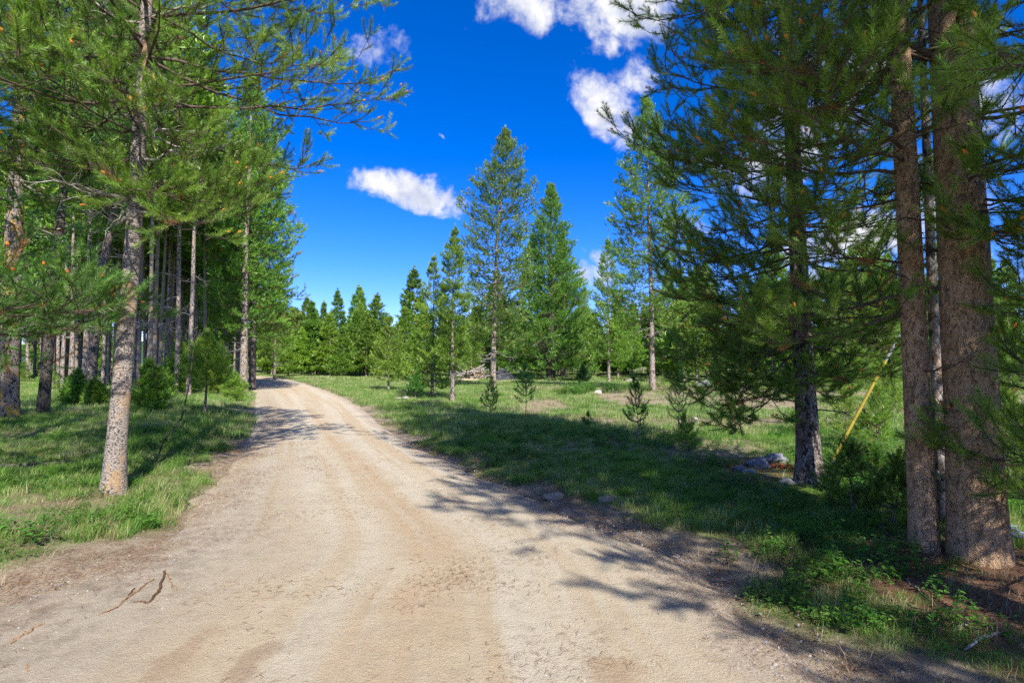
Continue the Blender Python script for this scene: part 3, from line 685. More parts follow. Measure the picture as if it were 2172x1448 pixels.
# right: twin thick trunks and the thin one behind
R1_ = tree_meshes("pine_r", 23, 14.5, .105, 3.3, 2.2, 54, 11, 3, 'hi', NEED_LIGHT, BARK_ORANGE, [(0, .35), (.1, .5), (.2, .95), (.6, 1), (.8, .7), (1, .1)], .03, (-.25, .0), (-12, 38), 22, .22, .8,
                  dead=12, deadz=(.9, 3.5), deadL=.55, dmat=WOOD_LIVE, tsides=36, tseg=150, flare=.12, tint0=.45, cones=260, rough=.08, azb=(R(235), .3),
                  extra=[(2.9, 176, 1.1, -10), (2.35, 190, 1.0, -5), (2.1, 172, 1.35, -14), (1.95, 186, 1.2, -16), (3.2, 207, 1.8, 0), (3.3, 222, 1.6, 4), (3.1, 188, 1.6, 2), (3.45, 205, 1.9, 2), (3.9, 180, 1.7, 4)])
make_tree("lodgepole_pine", R1_, wx(1948, 4.5), 4.5, "slimmer orange-brown trunk of the close pair at the right edge, left one")
R2_ = tree_meshes("pine_q", 31, 15.5, .195, 3.0, 2.6, 52, 11, 3, 'hi', NEED_LIGHT, BARK_ORANGE, [(0, .5), (.12, .6), (.22, .95), (.6, 1), (.8, .7), (1, .1)], .03, (-.1, .2), (-10, 38), 20, .23, .75,
                  dead=12, deadz=(1.8, 4.2), deadL=.8, dmat=WOOD_LIVE, tsides=56, tseg=170, flare=.16, tint0=.5, cones=300, rough=.08,
                  extra=[(3.9, 215, 2.6, 2), (4.1, 235, 2.4, 0), (3.0, 245, 1.0, -18), (2.75, 265, .95, -22), (2.85, 290, 1.1, -18), (2.6, 250, .8, -15), (3.1, 275, 1.2, -12), (3.5, 300, 1.4, -10)])
make_tree("lodgepole_pine", R2_, wx(2062, 4.3), 4.3, "thickest trunk in view, broad orange-brown pine with flared foot at the right edge")
R3_ = tree_meshes("pine_s", 37, 9.0, .055, 4.5, 1.2, 26, 7, 3, 'hi', NEED_DARK, BARK_GREY, 'oval', .03, (-.1, .1), (-10, 38), 20, .22, .8, tsides=20, tseg=60, flare=.1)
make_tree("lodgepole_pine", R3_, wx(1990, 5.2), 5.2, "thin whitish trunk squeezed between and behind the two thick right-hand trunks")
# near bough at far right edge, from a young pine beside the thick trunk
Y_ = tree_meshes("pine_y", 41, 3.0, .04, .35, 1.15, 30, 8, 3, 'hi', NEED_LIGHT, BARK_GREY, 'cone', .03, (0, 0), (-5, 40), 25, .20, .8, tsides=14, tseg=30, tint0=.55, cones=60)
make_tree("young_pine", Y_, 4.05, 3.55, "bright green young pine with orange buds at the right frame edge beside the thickest trunk", rz=.8)
# near boughs, R1 close sprays: a separate pine behind-right of camera reaching in
N_ = tree_meshes("pine_n", 43, 13.0, .15, 4.1, 2.1, 74, 12, 4, 'hi', NEED_LIGHT, BARK_ORANGE, [(0, .6), (.15, .85), (.3, 1), (.6, 1), (.8, .75), (1, .1)], .04, (0, 0), (-6, 38), 20, .23, .8, tsides=20, tseg=50, tint0=.5, cones=260,
                 extra=[(3.0, 132, 1.9, -4), (3.3, 150, 2.0, 0), (3.5, 120, 2.2, 2), (2.7, 110, 1.5, -10)])
make_tree("lodgepole_pine", N_, 3.9, 1.6, "pine outside the right edge whose near boughs hang into the top right corner")
# left edge: out-of-frame pine with dark low boughs, and two more off the left that shade the grass
L_ = tree_meshes("pine_l", 47, 13.0, .17, 3.0, 2.2, 60, 12, 4, 'hi', NEED_DARK, BARK_DARK, 'oval', .04, (0, 0), (-10, 36), 20, .24, .8, tsides=20, tseg=50, tint0=.38, cones=120,
                 extra=[(2.15, -3, 3.2, -8), (2.05, -12, 3.0, -6), (1.95, 8, 2.9, -6), (1.75, -22, 2.6, -6), (2.25, 4, 2.9, -9), (2.0, 16, 3.0, -5), (1.7, -6, 2.6, -6), (1.85, 2, 2.8, -8), (4.2, 2, 2.4, -2), (4.9, -14, 2.6, 0), (5.3, 12, 2.3, 0)])
make_tree("lodgepole_pine", L_, -7.3, 5.6, "pine rooted just outside the left frame edge, its dark low boughs reaching in")
B_ = tree_meshes("pine_b", 53, 17.0, .235, 4.2, 2.7, 80, 9, 4, 'mid', NEED_DARK, BARK_LICHEN, 'oval', .10, (0, 0), (-16, 35), 24, .32, .85, dead=18, deadz=(1.5, 6), deadL=1.3, tsides=30, tseg=100, tint0=.36, rough=.1)
make_tree("lodgepole_pine", B_, wx(20, 13.5), 13.5, "thick pine trunk with yellow lichen streak at the left frame edge")
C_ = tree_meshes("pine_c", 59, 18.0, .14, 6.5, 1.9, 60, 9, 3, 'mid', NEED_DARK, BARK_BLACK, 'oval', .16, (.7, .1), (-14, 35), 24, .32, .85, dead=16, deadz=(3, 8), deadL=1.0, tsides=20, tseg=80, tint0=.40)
make_tree("lodgepole_pine", C_, wx(95, 14.3), 14.3, "slim nearly black trunk, second from the left frame edge")
D_ = tree_meshes("pine_d", 61, 18.0, .20, 6.5, 2.0, 60, 9, 3, 'mid', NEED_MID, BARK_DARK, 'oval', .30, (.9, .1), (-14, 35), 24, .34, .85, dead=20, deadz=(3, 9), deadL=1.1, tsides=20, tseg=80, tint0=.42)
make_tree("lodgepole_pine", D_, wx(192, 21.5), 21.5, "crooked dark brown trunk just left of the pale foreground trunk")
G1 = tree_meshes("pine_g", 67, 17.2, .22, 3.4, 2.4, 140, 9, 4, 'mid', NEED_MID, BARK_GREY, [(0, .6), (.15, .95), (.4, 1), (.7, .7), (1, .06)], .10, (0, 0), (-16, 42), 26, .34, .85, dead=16, deadz=(2, 6), deadL=1.4, tsides=16, tseg=50, tint0=.50)
make_tree("lodgepole_pine", G1, wx(518, 29.0), 29.0, "tall bright pine at the road bend, nearest trunk of the roadside cluster")
G2 = tree_meshes("pine_h", 71, 18.2, .22, 3.4, 2.4, 140, 9, 4, 'mid', NEED_OLIVE, BARK_DARK, [(0, .7), (.15, 1), (.4, .95), (.7, .62), (1, .06)], .10, (0, 0), (-16, 42), 26, .34, .85, dead=16, deadz=(1.5, 6), deadL=1.6, tsides=16, tseg=50, tint0=.42)
make_tree("lodgepole_pine", G2, wx(536, 32.5), 32.5, "tall olive green pine behind the roadside cluster, brown dead boughs low down")
G3 = copy_tree(make_tree("lodgepole_pine", G1, wx(508, 34), 34, "rusty-barked pine set back left in the roadside cluster by the bend", rz=2.0, s=.95))
G3.location = (wx(478, 37), 37, H1(wx(478, 37), 37)); G3.rotation_euler.z = 4.1; G3['label'] = "dark-trunked pine furthest left in the roadside cluster by the bend"
G4 = copy_tree(G3); G4.location = (wx(583, 50), 50, H1(wx(583, 50), 50)); G4.scale = (.62, .62, .62); G4['label'] = "smaller leaning pine where the roadside cluster meets the far treeline"

# right meadow trees
K_ = tree_meshes("pine_k", 73, 16.4, .20, 2.6, 2.35, 150, 8, 4, 'mid', NEED_OLIVE, BARK_GREY, [(0, .75), (.2, .85), (.55, 1), (.8, .55), (1, .04)], .28, (.3, 0), (-20, 50), 34, .34, .9, dead=26, deadz=(1.2, 7), deadL=1.9, tsides=14, tseg=60, tint0=.40)
make_tree("lodgepole_pine", K_, wx(1046, 34), 34, "tall sparse pine with curving trunk and open crown, tallest left of centre")
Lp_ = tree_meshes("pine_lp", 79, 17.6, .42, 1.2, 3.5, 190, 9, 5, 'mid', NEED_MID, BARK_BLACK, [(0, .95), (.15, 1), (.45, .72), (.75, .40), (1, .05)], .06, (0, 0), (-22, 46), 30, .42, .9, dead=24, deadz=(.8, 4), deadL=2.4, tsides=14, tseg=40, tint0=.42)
make_tree("lodgepole_pine", Lp_, wx(1168, 49), 49, "broad dense pine with branches almost to the ground, centre right of the meadow")
o = make_tree("lodgepole_pine", Lp_, wx(1195, 58), 58, "slimmer dense pine just behind right of the broad centre pine", rz=2.6, s=.85)
Nt_ = tree_meshes("pine_nt", 83, 15.6, .165, 3.6, 2.35, 150, 8, 4, 'mid', NEED_MID, BARK_GREY, [(0, .85), (.2, 1), (.45, .8), (.75, .48), (1, .05)], .08, (0, 0), (-18, 46), 30, .32, .9, dead=8, deadz=(2.5, 4.5), deadL=1.4, tsides=16, tseg=50, tint0=.46, cones=0)
make_tree("lodgepole_pine", Nt_, wx(1383, 28.5), 28.5, "tall narrow pine with clean lower trunk, right of the meadow's middle")
J1 = tree_meshes("pine_j", 89, 7.1, .09, 1.3, 1.0, 90, 7, 4, 'mid', NEED_LIGHT, BARK_GREY, 'slim', .05, (.05, 0), (-14, 48), 30, .24, .9, dead=12, deadz=(.6, 2.0), deadL=.8, tsides=12, tseg=30, tint0=.45)
make_tree("young_pine", J1, wx(960, 22.5), 22.5, "slender orange-budded pine in the meadow with a thin pinkish trunk")
J2 = tree_meshes("pine_j2", 97, 6.2, .08, .5, 1.15, 95, 7, 3, 'mid', NEED_MID, BARK_DARK, 'cone', .04, (0, 0), (-18, 46), 30, .24, .9, dead=12, deadz=(.3, 1.6), deadL=.8, tsides=12, tseg=30, tint0=.5)
make_tree("young_pine", J2, wx(917, 24.0), 24.0, "bushy young pine touching the slender orange-budded pine on its left")
I1 = tree_meshes("pine_i", 101, 4.1, .07, .5, 1.25, 60, 7, 3, 'mid', NEED_LIGHT, BARK_GREY, 'cone', .05, (0, 0), (-5, 48), 25, .26, .9, tsides=8, tseg=16, tint0=.6)
make_tree("young_pine", I1, wx(825, 30.5), 30.5, "light green conical young pine in the grass right of the road bend")
M1 = tree_meshes("pine_m", 103, 11.0, .13, 1.6, 1.9, 120, 8, 3, 'mid', NEED_LIGHT, BARK_GREY, 'cone', .05, (0, 0), (-14, 48), 28, .33, .9, tsides=10, tseg=24, tint0=.55)
make_tree("lodgepole_pine", M1, wx(1291, 42), 42, "bright pointed pine in front of the white clouds, right of the broad centre pine")
Q1 = tree_meshes("pine_q1", 107, 9.5, .14, .9, 2.3, 130, 8, 3, 'mid', NEED_MID, BARK_DARK, 'cone', .08, (0, 0), (-18, 44), 28, .34, .9, tsides=10, tseg=24, tint0=.52, dead=8, deadz=(.8, 2), deadL=1.5)

# generic far and forest variants
FAR = [tree_meshes("far_%d" % i, 200 + i, h, .15, zb, rm, nb, 6, 4, 'far', mt, BARK_GREY, pr, .05, (0, 0), (-18, 46), 28, .55, .9, tsides=5, tseg=8, tint0=ti)
       for i, (h, zb, rm, nb, mt, pr, ti) in enumerate([(12, 1.6, 2.4, 80, NEED_MID, 'cone', .5), (10, 1.0, 2.5, 70, NEED_LIGHT, 'cone', .45), (13, 2.4, 2.1, 80, NEED_MID, 'cone', .4),
                                                       (9, .8, 2.1, 80, NEED_LIGHT, 'cone', .6), (11, 2.0, 2.4, 90, NEED_OLIVE, 'oval', .5), (12, 1.4, 1.9, 100, NEED_MID, 'slim', .45)])]
STAND = [tree_meshes("stand_%d" % i, 300 + i, h, r_, zb, rm, nb, 7, 3, 'far', mt, bk, 'oval', .18, (.3, 0), (-12, 40), 22, .60, .8, tsides=9, tseg=24, tint0=ti, dead=10, deadz=(2.2, zb + 2), deadL=1.3)
         for i, (h, r_, zb, rm, nb, mt, bk, ti) in enumerate([(17, .15, 7.5, 1.8, 52, NEED_LIGHT, BARK_GREY, .45), (16, .13, 7.0, 1.6, 52, NEED_LIGHT, BARK_PALE, .4), (18, .17, 8.5, 2.0, 52, NEED_MID, BARK_DARK, .5), (15, .12, 6.0, 1.7, 60, NEED_OLIVE, BARK_GREY, .5)])]
for v in FAR: v[2].clear()
def fill(name, variants, spots, labels, group, cat="tree"):
    protos = {}
    for k, (x, y, s) in enumerate(spots):
        vi = int(rs.randint(len(variants)))
        lb = labels[vi] if isinstance(labels, (list, tuple)) else labels
        if vi not in protos:
            o = make_tree(name, variants[vi], x, y, lb, group, cat=cat); protos[vi] = o
        else: o = copy_tree(protos[vi])
        o.location = (x, y, H1(x, y)); o.rotation_euler.z = rs.rand() * 6.28; j = s * rs.uniform(.92, 1.08); j *= rs.uniform(.85, 1.2); o.scale = (j, j, s * rs.uniform(.85, 1.1)); o.rotation_euler[0] = rs.uniform(-.03, .03); o.rotation_euler[1] = rs.uniform(-.03, .03)
def blocked(x, y, m):
    d, _ = road_dist(np.array([x]), np.array([y])); return d[0] < m
rs = np.random.RandomState(5)
# left stand: trunks in rows going back
spots = []
for px, py in ((355, 830), (290, 822), (150, 812), (330, 806), (118, 803), (75, 802), (262, 800), (385, 812), (232, 806), (172, 800), (410, 803), (205, 797), (440, 808), (60, 812), (310, 798), (460, 802), (372, 798), (140, 797)):
    d = 1840 / (py - HOR) * rs.uniform(.95, 1.05); spots.append((wx(px, d), d, rs.uniform(.9, 1.1)))
spots.sort(key=lambda q: q[0] / q[1])
OR = ["first", "second", "third", "fourth", "fifth", "sixth", "seventh", "eighth", "ninth", "tenth"]
LB = ["pine of the left stand, %s trunk from the left between the lichened and crooked trunks" % OR[i] for i in range(7)] + ["pine of the left stand, %s trunk right of the crooked one" % OR[i] for i in range(4)] + ["pine of the left stand, %s trunk right of the pale foreground pine" % OR[i] for i in range(7)]
for (x, y, s_), lb in zip(spots, LB):
    vi = int(rs.randint(4)); make_tree("lodgepole_pine", STAND[vi], x, y, lb, "pines of the left stand", rz=rs.rand() * 6.28, s=s_)
THIN = [tree_meshes("thin_%d" % i, 340 + i, 15 + i, .085 + .015 * i, 7.5, 1.2, 34, 6, 3, 'far', NEED_LIGHT, bk, 'oval', .12, (.3 * (i - 1), 0), (-12, 40), 22, .5, .8, tsides=8, tseg=20, tint0=.5, dead=9, deadz=(2.2, 8), deadL=.9) for i, bk in enumerate((BARK_GREY, BARK_PALE, BARK_GREY))]
spots = []
while len(spots) < 30:
    y = rs.uniform(21, 38); px = rs.uniform(112, 470); x = wx(px, y)
    if blocked(x, y, 2.2) or any(abs(px - a) < 9 and abs(y - b) < 6 or math.hypot(x - wx(a, b), y - b) < 1.0 for a, b, _ in spots): continue
    spots.append((px, y, rs.uniform(.9, 1.1)))
spots.sort(); OR += ["eleventh", "twelfth", "thirteenth", "fourteenth", "fifteenth", "sixteenth", "seventeenth", "eighteenth", "nineteenth", "twentieth"]; cnt = {}
for a, b, c in spots:
    seg = "between the slim black trunk and the crooked one" if a < 195 else "hidden close to the pale foreground trunk" if a < 290 else "between the pale foreground trunk and the bare-stemmed sapling" if a < 438 else "beside the bare-stemmed sapling"
    cnt[seg] = cnt.get(seg, 0) + 1
    make_tree("lodgepole_pine", THIN[int(rs.randint(3))], wx(a, b), b, "%s thin bare trunk %s" % (OR[cnt[seg] - 1], seg), "thin pines of the left stand", rz=rs.rand() * 6.28, s=c)
spots = []
while len(spots) < 84:
    y = rs.uniform(38, 95); px = rs.uniform(-260, 560); x = wx(px, y)
    if blocked(x, y, 2.0) or any(math.hypot(x - a, y - b) < 1.7 for a, b, _ in spots): continue
    spots.append((x, y, rs.uniform(.8, 1.1)))
fill("lodgepole_pine", STAND, spots, "slim pine far back in the left stand, one thin trunk among many", "pines far back in the left stand")
spots = []
while len(spots) < 56:
    y = rs.uniform(75, 150); px = rs.uniform(-250, 600); x = wx(px, y)
    if blocked(x, y, 2.0) or any(math.hypot(x - a, y - b) < 3 for a, b, _ in spots): continue
    spots.append((x, y, rs.uniform(.8, 1.1)))
fill("conifer", FAR, spots, "green conifer filling the back of the left woods", "conifers behind the left stand")
# far treeline, named tips first: (top px x, top px y, depth, width factor)
tips = [(650, 634, 78, 1.0), (686, 646, 80, .8), (714, 620, 74, 1.0), (765, 624, 70, .95), (798, 630, 66, 1.25), (742, 690, 62, 1.0), (700, 672, 64, 1.2), (672, 690, 66, 1.1), (622, 660, 78, 1.1), (598, 690, 80, 1.1), (640, 700, 64, 1.1), (728, 700, 58, 1), (777, 680, 60, 1.1), (800, 690, 66, 1.1),
        (878, 576, 57, 1.15), (861, 660, 50, 1.1), (897, 660, 46, 1.0), (580, 715, 74, 1.0), (612, 705, 62, 1.0)]
words = ["tallest pointed conifer at the left end of the far treeline", "small sharp conifer tip between two taller ones in the far treeline", "tall narrow conifer near the middle of the far treeline", "dark pointed conifer in the far treeline, left of a broader pair", "broad conical conifer beside the dark pointed one in the far treeline",
         "low rounded conifer at the foot of the far treeline, middle", "leafy yellow-green pine in front of the tall narrow treeline conifer", "yellow-green pine low in the far treeline, left of centre", "soft green pine behind the end of the road bend", "pale green pine at the road end of the far treeline", "squat green pine in the front row of the far treeline, left", "squat green pine in the front row of the far treeline, middle", "bushy pine in the front row of the far treeline, right", "bushy pine under the broad conical treeline conifer",
         "dark tiered conifer standing above its neighbours left of the bushy young pine", "dense pine below left of the dark tiered conifer", "dense pine below right of the dark tiered conifer", "small pine nearest the road's vanishing point", "small pine second from the road's vanishing point"]
for i, ((px, py, d, w), lb) in enumerate(zip(tips, words)):
    v = FAR[[2, 5, 2, 5, 0, 1, 1, 3, 4, 4, 3, 1, 0, 3, 2, 1, 1, 3, 3][i]]; hh = CAMZ + (HOR - py) / F * d; h0 = [12, 10, 13, 9, 11, 12][[id(q) for q in FAR].index(id(v))]
    o = make_tree("conifer", v, wx(px, d), d, lb, "conifers of the far treeline", rz=rs.rand() * 6.28, s=max(hh / h0, .6) * w, sz=hh / h0)
spots = []
while len(spots) < 90:
    y = rs.uniform(62, 125); px = rs.uniform(560, 1500); x = wx(px, y)
    if blocked(x, y, 2.5) or any(math.hypot(x - a, y - b) < 2.6 for a, b, _ in spots): continue
    spots.append((x, y, rs.uniform(.62, .95)))
fill("conifer", FAR, spots, "conifer in the mass of woods behind the far treeline", "conifers behind the far treeline")
# right woods
rw = [(1450, 640, 44, .9, "light green pine right of the tall clean-trunked pine"), (1500, 560, 48, 1.0, "tall pine glimpsed between the dark right pine and the clean-trunked one"), (1340, 640, 52, 1.0, "bushy pine just left behind the tall clean-trunked pine"), (1415, 590, 58, 1.0, "bushy pine behind right of the tall clean-trunked pine"), (1240, 610, 66, 1.0, "blue-green pointed pine right behind the broad centre pine"),
      (1110, 640, 60, 1.0, "pine filling the gap left of the broad centre pine"), (1125, 500, 62, .8, "pine tip peeking over the broad centre pine's left shoulder"), (1000, 660, 58, 1.1, "rounded pine behind the slender orange-budded pine"), (1080, 690, 52, 1.2, "low bushy pine behind the curving sparse pine"), (1795, 560, 34, .8, "pointed pine seen in the gap right of the dark trunk, left tip"), (1836, 572, 38, .8, "pointed pine seen in the gap right of the dark trunk, right tip")]
for px, py, d, w, lb in rw:
    v, h0 = ((Q1, 9.5), (M1, 11.0))[int(rs.rand() < .5)]; hh = CAMZ + (HOR - py) / F * d
    make_tree("lodgepole_pine", v, wx(px, d), d, lb, "pines of the right meadow edge", rz=rs.rand() * 6.28, s=max(hh / h0, .65) * w, sz=hh / h0)
spots = []
while len(spots) < 84:
    y = rs.uniform(38, 100); px = rs.uniform(1400, 2420) if len(spots) < 72 else rs.uniform(1180, 1420); y = y if px > 1420 else rs.uniform(58, 90); x = wx(px, y)
    if any(math.hypot(x - a, y - b) < 2.8 for a, b, _ in spots): continue
    spots.append((x, y, rs.uniform(.6, .95)))
fill("conifer", FAR, spots, "conifer in the light green woods behind the right meadow", "conifers behind the right meadow")
# off-frame trees that shade the ground beside and behind the camera
for x, y, s, rz, m_ in ((4.75, -.8, 1.0, 1.0, N_), (-8.2, .8, 1.0, 3.0, L_), (-10.5, 4.2, 1.0, 2.9, L_)):
    make_tree("lodgepole_pine", m_, x, y, {4.75: "pine behind the camera's right shoulder, seen only by its shade on the road", -8.2: "pine left of the camera, seen only by its shade on the grass", -10.5: "pine beyond the left frame edge shading the forest floor"}[x], rz=rz, s=s)

# young firs and saplings
def sapling(name, seed, h, mt=NEED_DARK, lvl='sap', rm=.3, tint=.45, nb=28, S=4, K=2, shoot=.2, up=(15, 60), curl=40, zb=.12, r0=.012, side=.7, mainsh=0):
    return tree_meshes(name, seed, h, r0, h * zb, h * rm, nb, S, K, lvl, mt, BARK_DARK, 'cone', .03, (0, 0), up, curl, shoot, .8, tsides=6, tseg=12, flare=.1, tint0=tint, twig=False, side=side, mainsh=mainsh)
def put_sap(px, py, toppx, mt, label, seed, name="pine_sapling", **kw):
    d = 1840 / (py - HOR); h = CAMZ + (HOR - toppx) / F * d
    me = sapling("sap%d" % seed, seed, h, mt, **kw); return make_tree(name, me, wx(px, d), d, label, "small conifers in the grass", cat="sapling")
put_sap(1040, 876, 800, NEED_DARK, "knee-high dark sapling at the foot of the curving sparse pine", 401, rm=.30, nb=34, S=4, K=1, side=.4, mainsh=3, shoot=.15)
put_sap(1115, 896, 786, NEED_DARK, "thin sapling with a bare lower stem at the edge of the meadow shade", 402, rm=.24, zb=.35, nb=28, S=3, K=1, side=.3, mainsh=4, shoot=.15)
put_sap(1352, 944, 822, NEED_DARK, "dark candelabra-shaped sapling, left of the near pair", 403, rm=.27, zb=.2, shoot=.12, nb=32, S=3, K=1, side=.3, mainsh=5)
put_sap(1438, 938, 788, NEED_DARK, "dark candelabra-shaped sapling, right and taller of the near pair", 404, rm=.25, zb=.2, shoot=.12, nb=36, S=3, K=1, side=.3, mainsh=5)
put_sap(1240, 934, 898, NEED_DARK, "tiny dark seedling in the shade left of the near pair of saplings", 405, rm=.3, nb=12, shoot=.10)
put_sap(1236, 822, 786, NEED_DARK, "small dark conical fir on the sunlit far meadow", 406, lvl='mid', rm=.4, nb=30, shoot=.3, zb=.02)
put_sap(882, 848, 800, NEED_DARK, "small dark conical sapling beside the wooden stake", 407, lvl='mid', rm=.45, nb=34, shoot=.24, zb=.02)
put_sap(1508, 905, 800, NEED_DARK, "dark sapling left of the dense dark pine's low boughs", 408, rm=.3, zb=.1, shoot=.13, nb=24, S=2, K=1, side=.3, mainsh=5)
put_sap(1455, 970, 905, NEED_LIGHT, "bright yellow-green seedling in the grass right of the near pair", 409, rm=.4, shoot=.14, nb=20, zb=.05, tint=.6)
put_sap(1790, 955, 850, NEED_LIGHT, "light green sapling left of the yellow guy-wire guard", 410, rm=.34, shoot=.16, nb=26, zb=.05, tint=.6)
put_sap(1852, 978, 845, NEED_MID, "mid-green sapling standing under the yellow guy-wire guard", 411, rm=.30, shoot=.16, nb=30, zb=.08, tint=.5)
put_sap(1700, 935, 860, NEED_LIGHT, "light green sapling behind the dark-based trunk", 412, rm=.4, shoot=.16, nb=26, zb=.05, tint=.6)
put_sap(1890, 905, 800, NEED_LIGHT, "pale sapling in the sun just left of the slimmer orange trunk", 413, rm=.3, shoot=.18, nb=26, zb=.05, tint=.55)
put_sap(438, 892, 728, NEED_LIGHT, "tall bright green sapling with bare thin stem on the left verge", 414, rm=.30, shoot=.24, nb=46, S=7, K=3, zb=.36, tint=.6, up=(-4, 55), r0=.045)
put_sap(462, 850, 775, NEED_LIGHT, "bright green sapling right behind the bare-stemmed one on the left verge", 415, rm=.36, shoot=.24, nb=50, S=6, K=3, zb=.06, tint=.6, up=(-4, 50))
put_sap(500, 855, 800, NEED_LIGHT, "leafy low sapling at the grass edge of the road bend", 416, rm=.5, shoot=.22, nb=40, S=6, K=3, zb=.03, tint=.6, up=(-4, 50))
put_sap(322, 888, 792, NEED_MID, "broad young fir with dark skirts right of the pale foreground trunk", 417, "young_fir", rm=.34, lvl='mid', shoot=.22, nb=60, S=6, K=2, zb=.02, tint=.5, up=(-12, 40), curl=8)
put_sap(165, 872, 808, NEED_MID, "feathery young fir between the crooked trunk and the pale foreground trunk", 418, "young_fir", rm=.36, lvl='mid', shoot=.22, nb=56, S=6, K=2, zb=.02, tint=.55, up=(-8, 40), curl=8)
put_sap(208, 876, 828, NEED_LIGHT, "yellow-green young fir touching the pale foreground trunk's left side", 419, "young_fir", rm=.36, lvl='mid', shoot=.22, nb=46, S=6, K=2, zb=.02, tint=.6, up=(-8, 40), curl=8)
put_sap(385, 846, 745, NEED_LIGHT, "tall leafy fir in the understorey left of the bare-stemmed sapling", 420, "young_fir", rm=.36, lvl='mid', shoot=.28, nb=50, S=6, K=3, zb=.03, tint=.5, up=(-8, 44), curl=12)
put_sap(340, 856, 802, NEED_LIGHT, "small leafy fir behind the broad dark-skirted fir", 421, "young_fir", rm=.36, lvl='mid', shoot=.26, nb=40, S=6, K=2, zb=.03, tint=.6, up=(-8, 44), curl=12)
put_sap(1800, 1105, 985, NEED_MID, "low spreading bright pine seedling at the foot of the dark-based trunk", 422, lvl='hi', rm=.6, nb=14, S=4, K=2, shoot=.14, up=(0, 40), curl=20, zb=.02, tint=.6)
put_sap(1850, 1040, 985, NEED_DARK, "dark low pine bush between the dark-based trunk and the slimmer orange trunk", 423, lvl='hi', rm=.6, nb=16, S=4, K=2, shoot=.16, up=(5, 50), zb=.02)
put_sap(1885, 1130, 1010, NEED_MID, "bright pine seedling just left of the slimmer orange trunk's foot", 424, lvl='hi', rm=.6, nb=14, S=4, K=2, shoot=.14, up=(5, 60), zb=.02)
put_sap(2130, 1060, 880, NEED_LIGHT, "leafy light green fir right of the thickest trunk", 425, lvl='hi', rm=.6, nb=26, S=4, K=2, shoot=.16, up=(5, 60), zb=.02)
US = [sapling("under%d" % i, 430 + i, 2.4, NEED_LIGHT if i else NEED_MID, 'mid', .38, .6, 50, 5, 2, .28, (-8, 44), 12, .02) for i in range(3)]
spots = []
while len(spots) < 34:
    y = rs.uniform(24, 60); px = rs.uniform(-60, 530); x = wx(px, y)
    if blocked(x, y, 1.5): continue
    spots.append((x, y, rs.uniform(.25, .65)))
fill("young_fir", US, spots, "small leafy fir in the sunlit understorey of the left stand", "understorey firs of the left stand", "sapling")
spots = []
while len(spots) < 30:
    y = rs.uniform(16, 45); px = rs.uniform(1560, 2300); x = wx(px, y); spots.append((x, y, rs.uniform(.25, .8)))
fill("young_fir", US, spots, "small green fir in the meadow behind the right-hand trunks", "small firs behind the right-hand trunks", "sapling")
#SMALL
# ------------------------------------------------------------------ ground cover (geometry-nodes scatter of real tufts)
def blades(n, rad, h, w, seed, bend=.5, segs=2):
    r = np.random.RandomState(seed); a = r.rand(n) * 6.28; q = np.sqrt(r.rand(n)) * rad
    b = np.stack([q * np.cos(a), q * np.sin(a), np.full(n, -.02)], 1); hh = h * (.5 + .7 * r.rand(n)); az = r.rand(n) * 6.28
    lean = bend * hh * (.3 + r.rand(n)); d = np.stack([np.cos(az), np.sin(az), 0 * az], 1); s = np.stack([-np.sin(az + .5), np.cos(az + .5), 0 * az], 1) * w / 2
    if segs == 1:
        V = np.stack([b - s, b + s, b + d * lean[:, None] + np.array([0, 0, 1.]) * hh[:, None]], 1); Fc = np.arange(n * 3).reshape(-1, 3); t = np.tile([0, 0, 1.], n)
        a_ = Acc(); a_.add(V.reshape(-1, 3), Fc, 0, False, t); return a_
    m = b + d * lean[:, None] * .35 + np.array([0, 0, .62]) * hh[:, None]; tp = b + d * lean[:, None] + np.array([0, 0, .95]) * hh[:, None]
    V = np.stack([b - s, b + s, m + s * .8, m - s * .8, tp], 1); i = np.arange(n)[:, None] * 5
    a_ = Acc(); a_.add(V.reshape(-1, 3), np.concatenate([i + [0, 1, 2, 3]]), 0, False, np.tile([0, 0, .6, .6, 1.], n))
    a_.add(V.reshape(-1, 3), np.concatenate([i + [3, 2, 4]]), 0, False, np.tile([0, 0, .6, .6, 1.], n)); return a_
def herb(n, rad, h, lf, seed):
    r = np.random.RandomState(seed); acc = Acc()
    for k in range(n):
        a = r.rand() * 6.28; q = math.sqrt(r.rand()) * rad; b = np.array([q * math.cos(a), q * math.sin(a), 0.]); hh = h * (.4 + .8 * r.rand()); top = b + np.array([r.randn() * .25 * hh, r.randn() * .25 * hh, hh])
        V, Fq = tubes(np.stack([b - [0, 0, .02], (b + top) / 2 + r.randn(3) * .008, top])[None], np.array([[.0014, .0012, .0008]]), 3, (1, 0, 0)); acc.add(V, Fq, 0, False, np.full(len(V), .2))
        for j in range(int(4 + r.rand() * 4)):
            f = .35 + .65 * r.rand(); o = b + (top - b) * f; az = r.rand() * 6.28; e = r.uniform(-.2, .6); L = lf * (.6 + .6 * r.rand())
            d = np.array([math.cos(az) * math.cos(e), math.sin(az) * math.cos(e), math.sin(e)]); s = np.cross(d, [0, 0, 1.]); s /= np.linalg.norm(s); up = np.cross(s, d)
            V = [o, o + d * L * .35 + s * L * .27 + up * L * .06, o + d * L * .75 + s * L * .22, o + d * L - up * L * .1, o + d * L * .75 - s * L * .22, o + d * L * .35 - s * L * .27 + up * L * .06]
            t = r.uniform(.3, 1); acc.add(V, [[0, 1, 2, 3], [0, 3, 4, 5]], 0, False, np.full(6, t))
    return acc
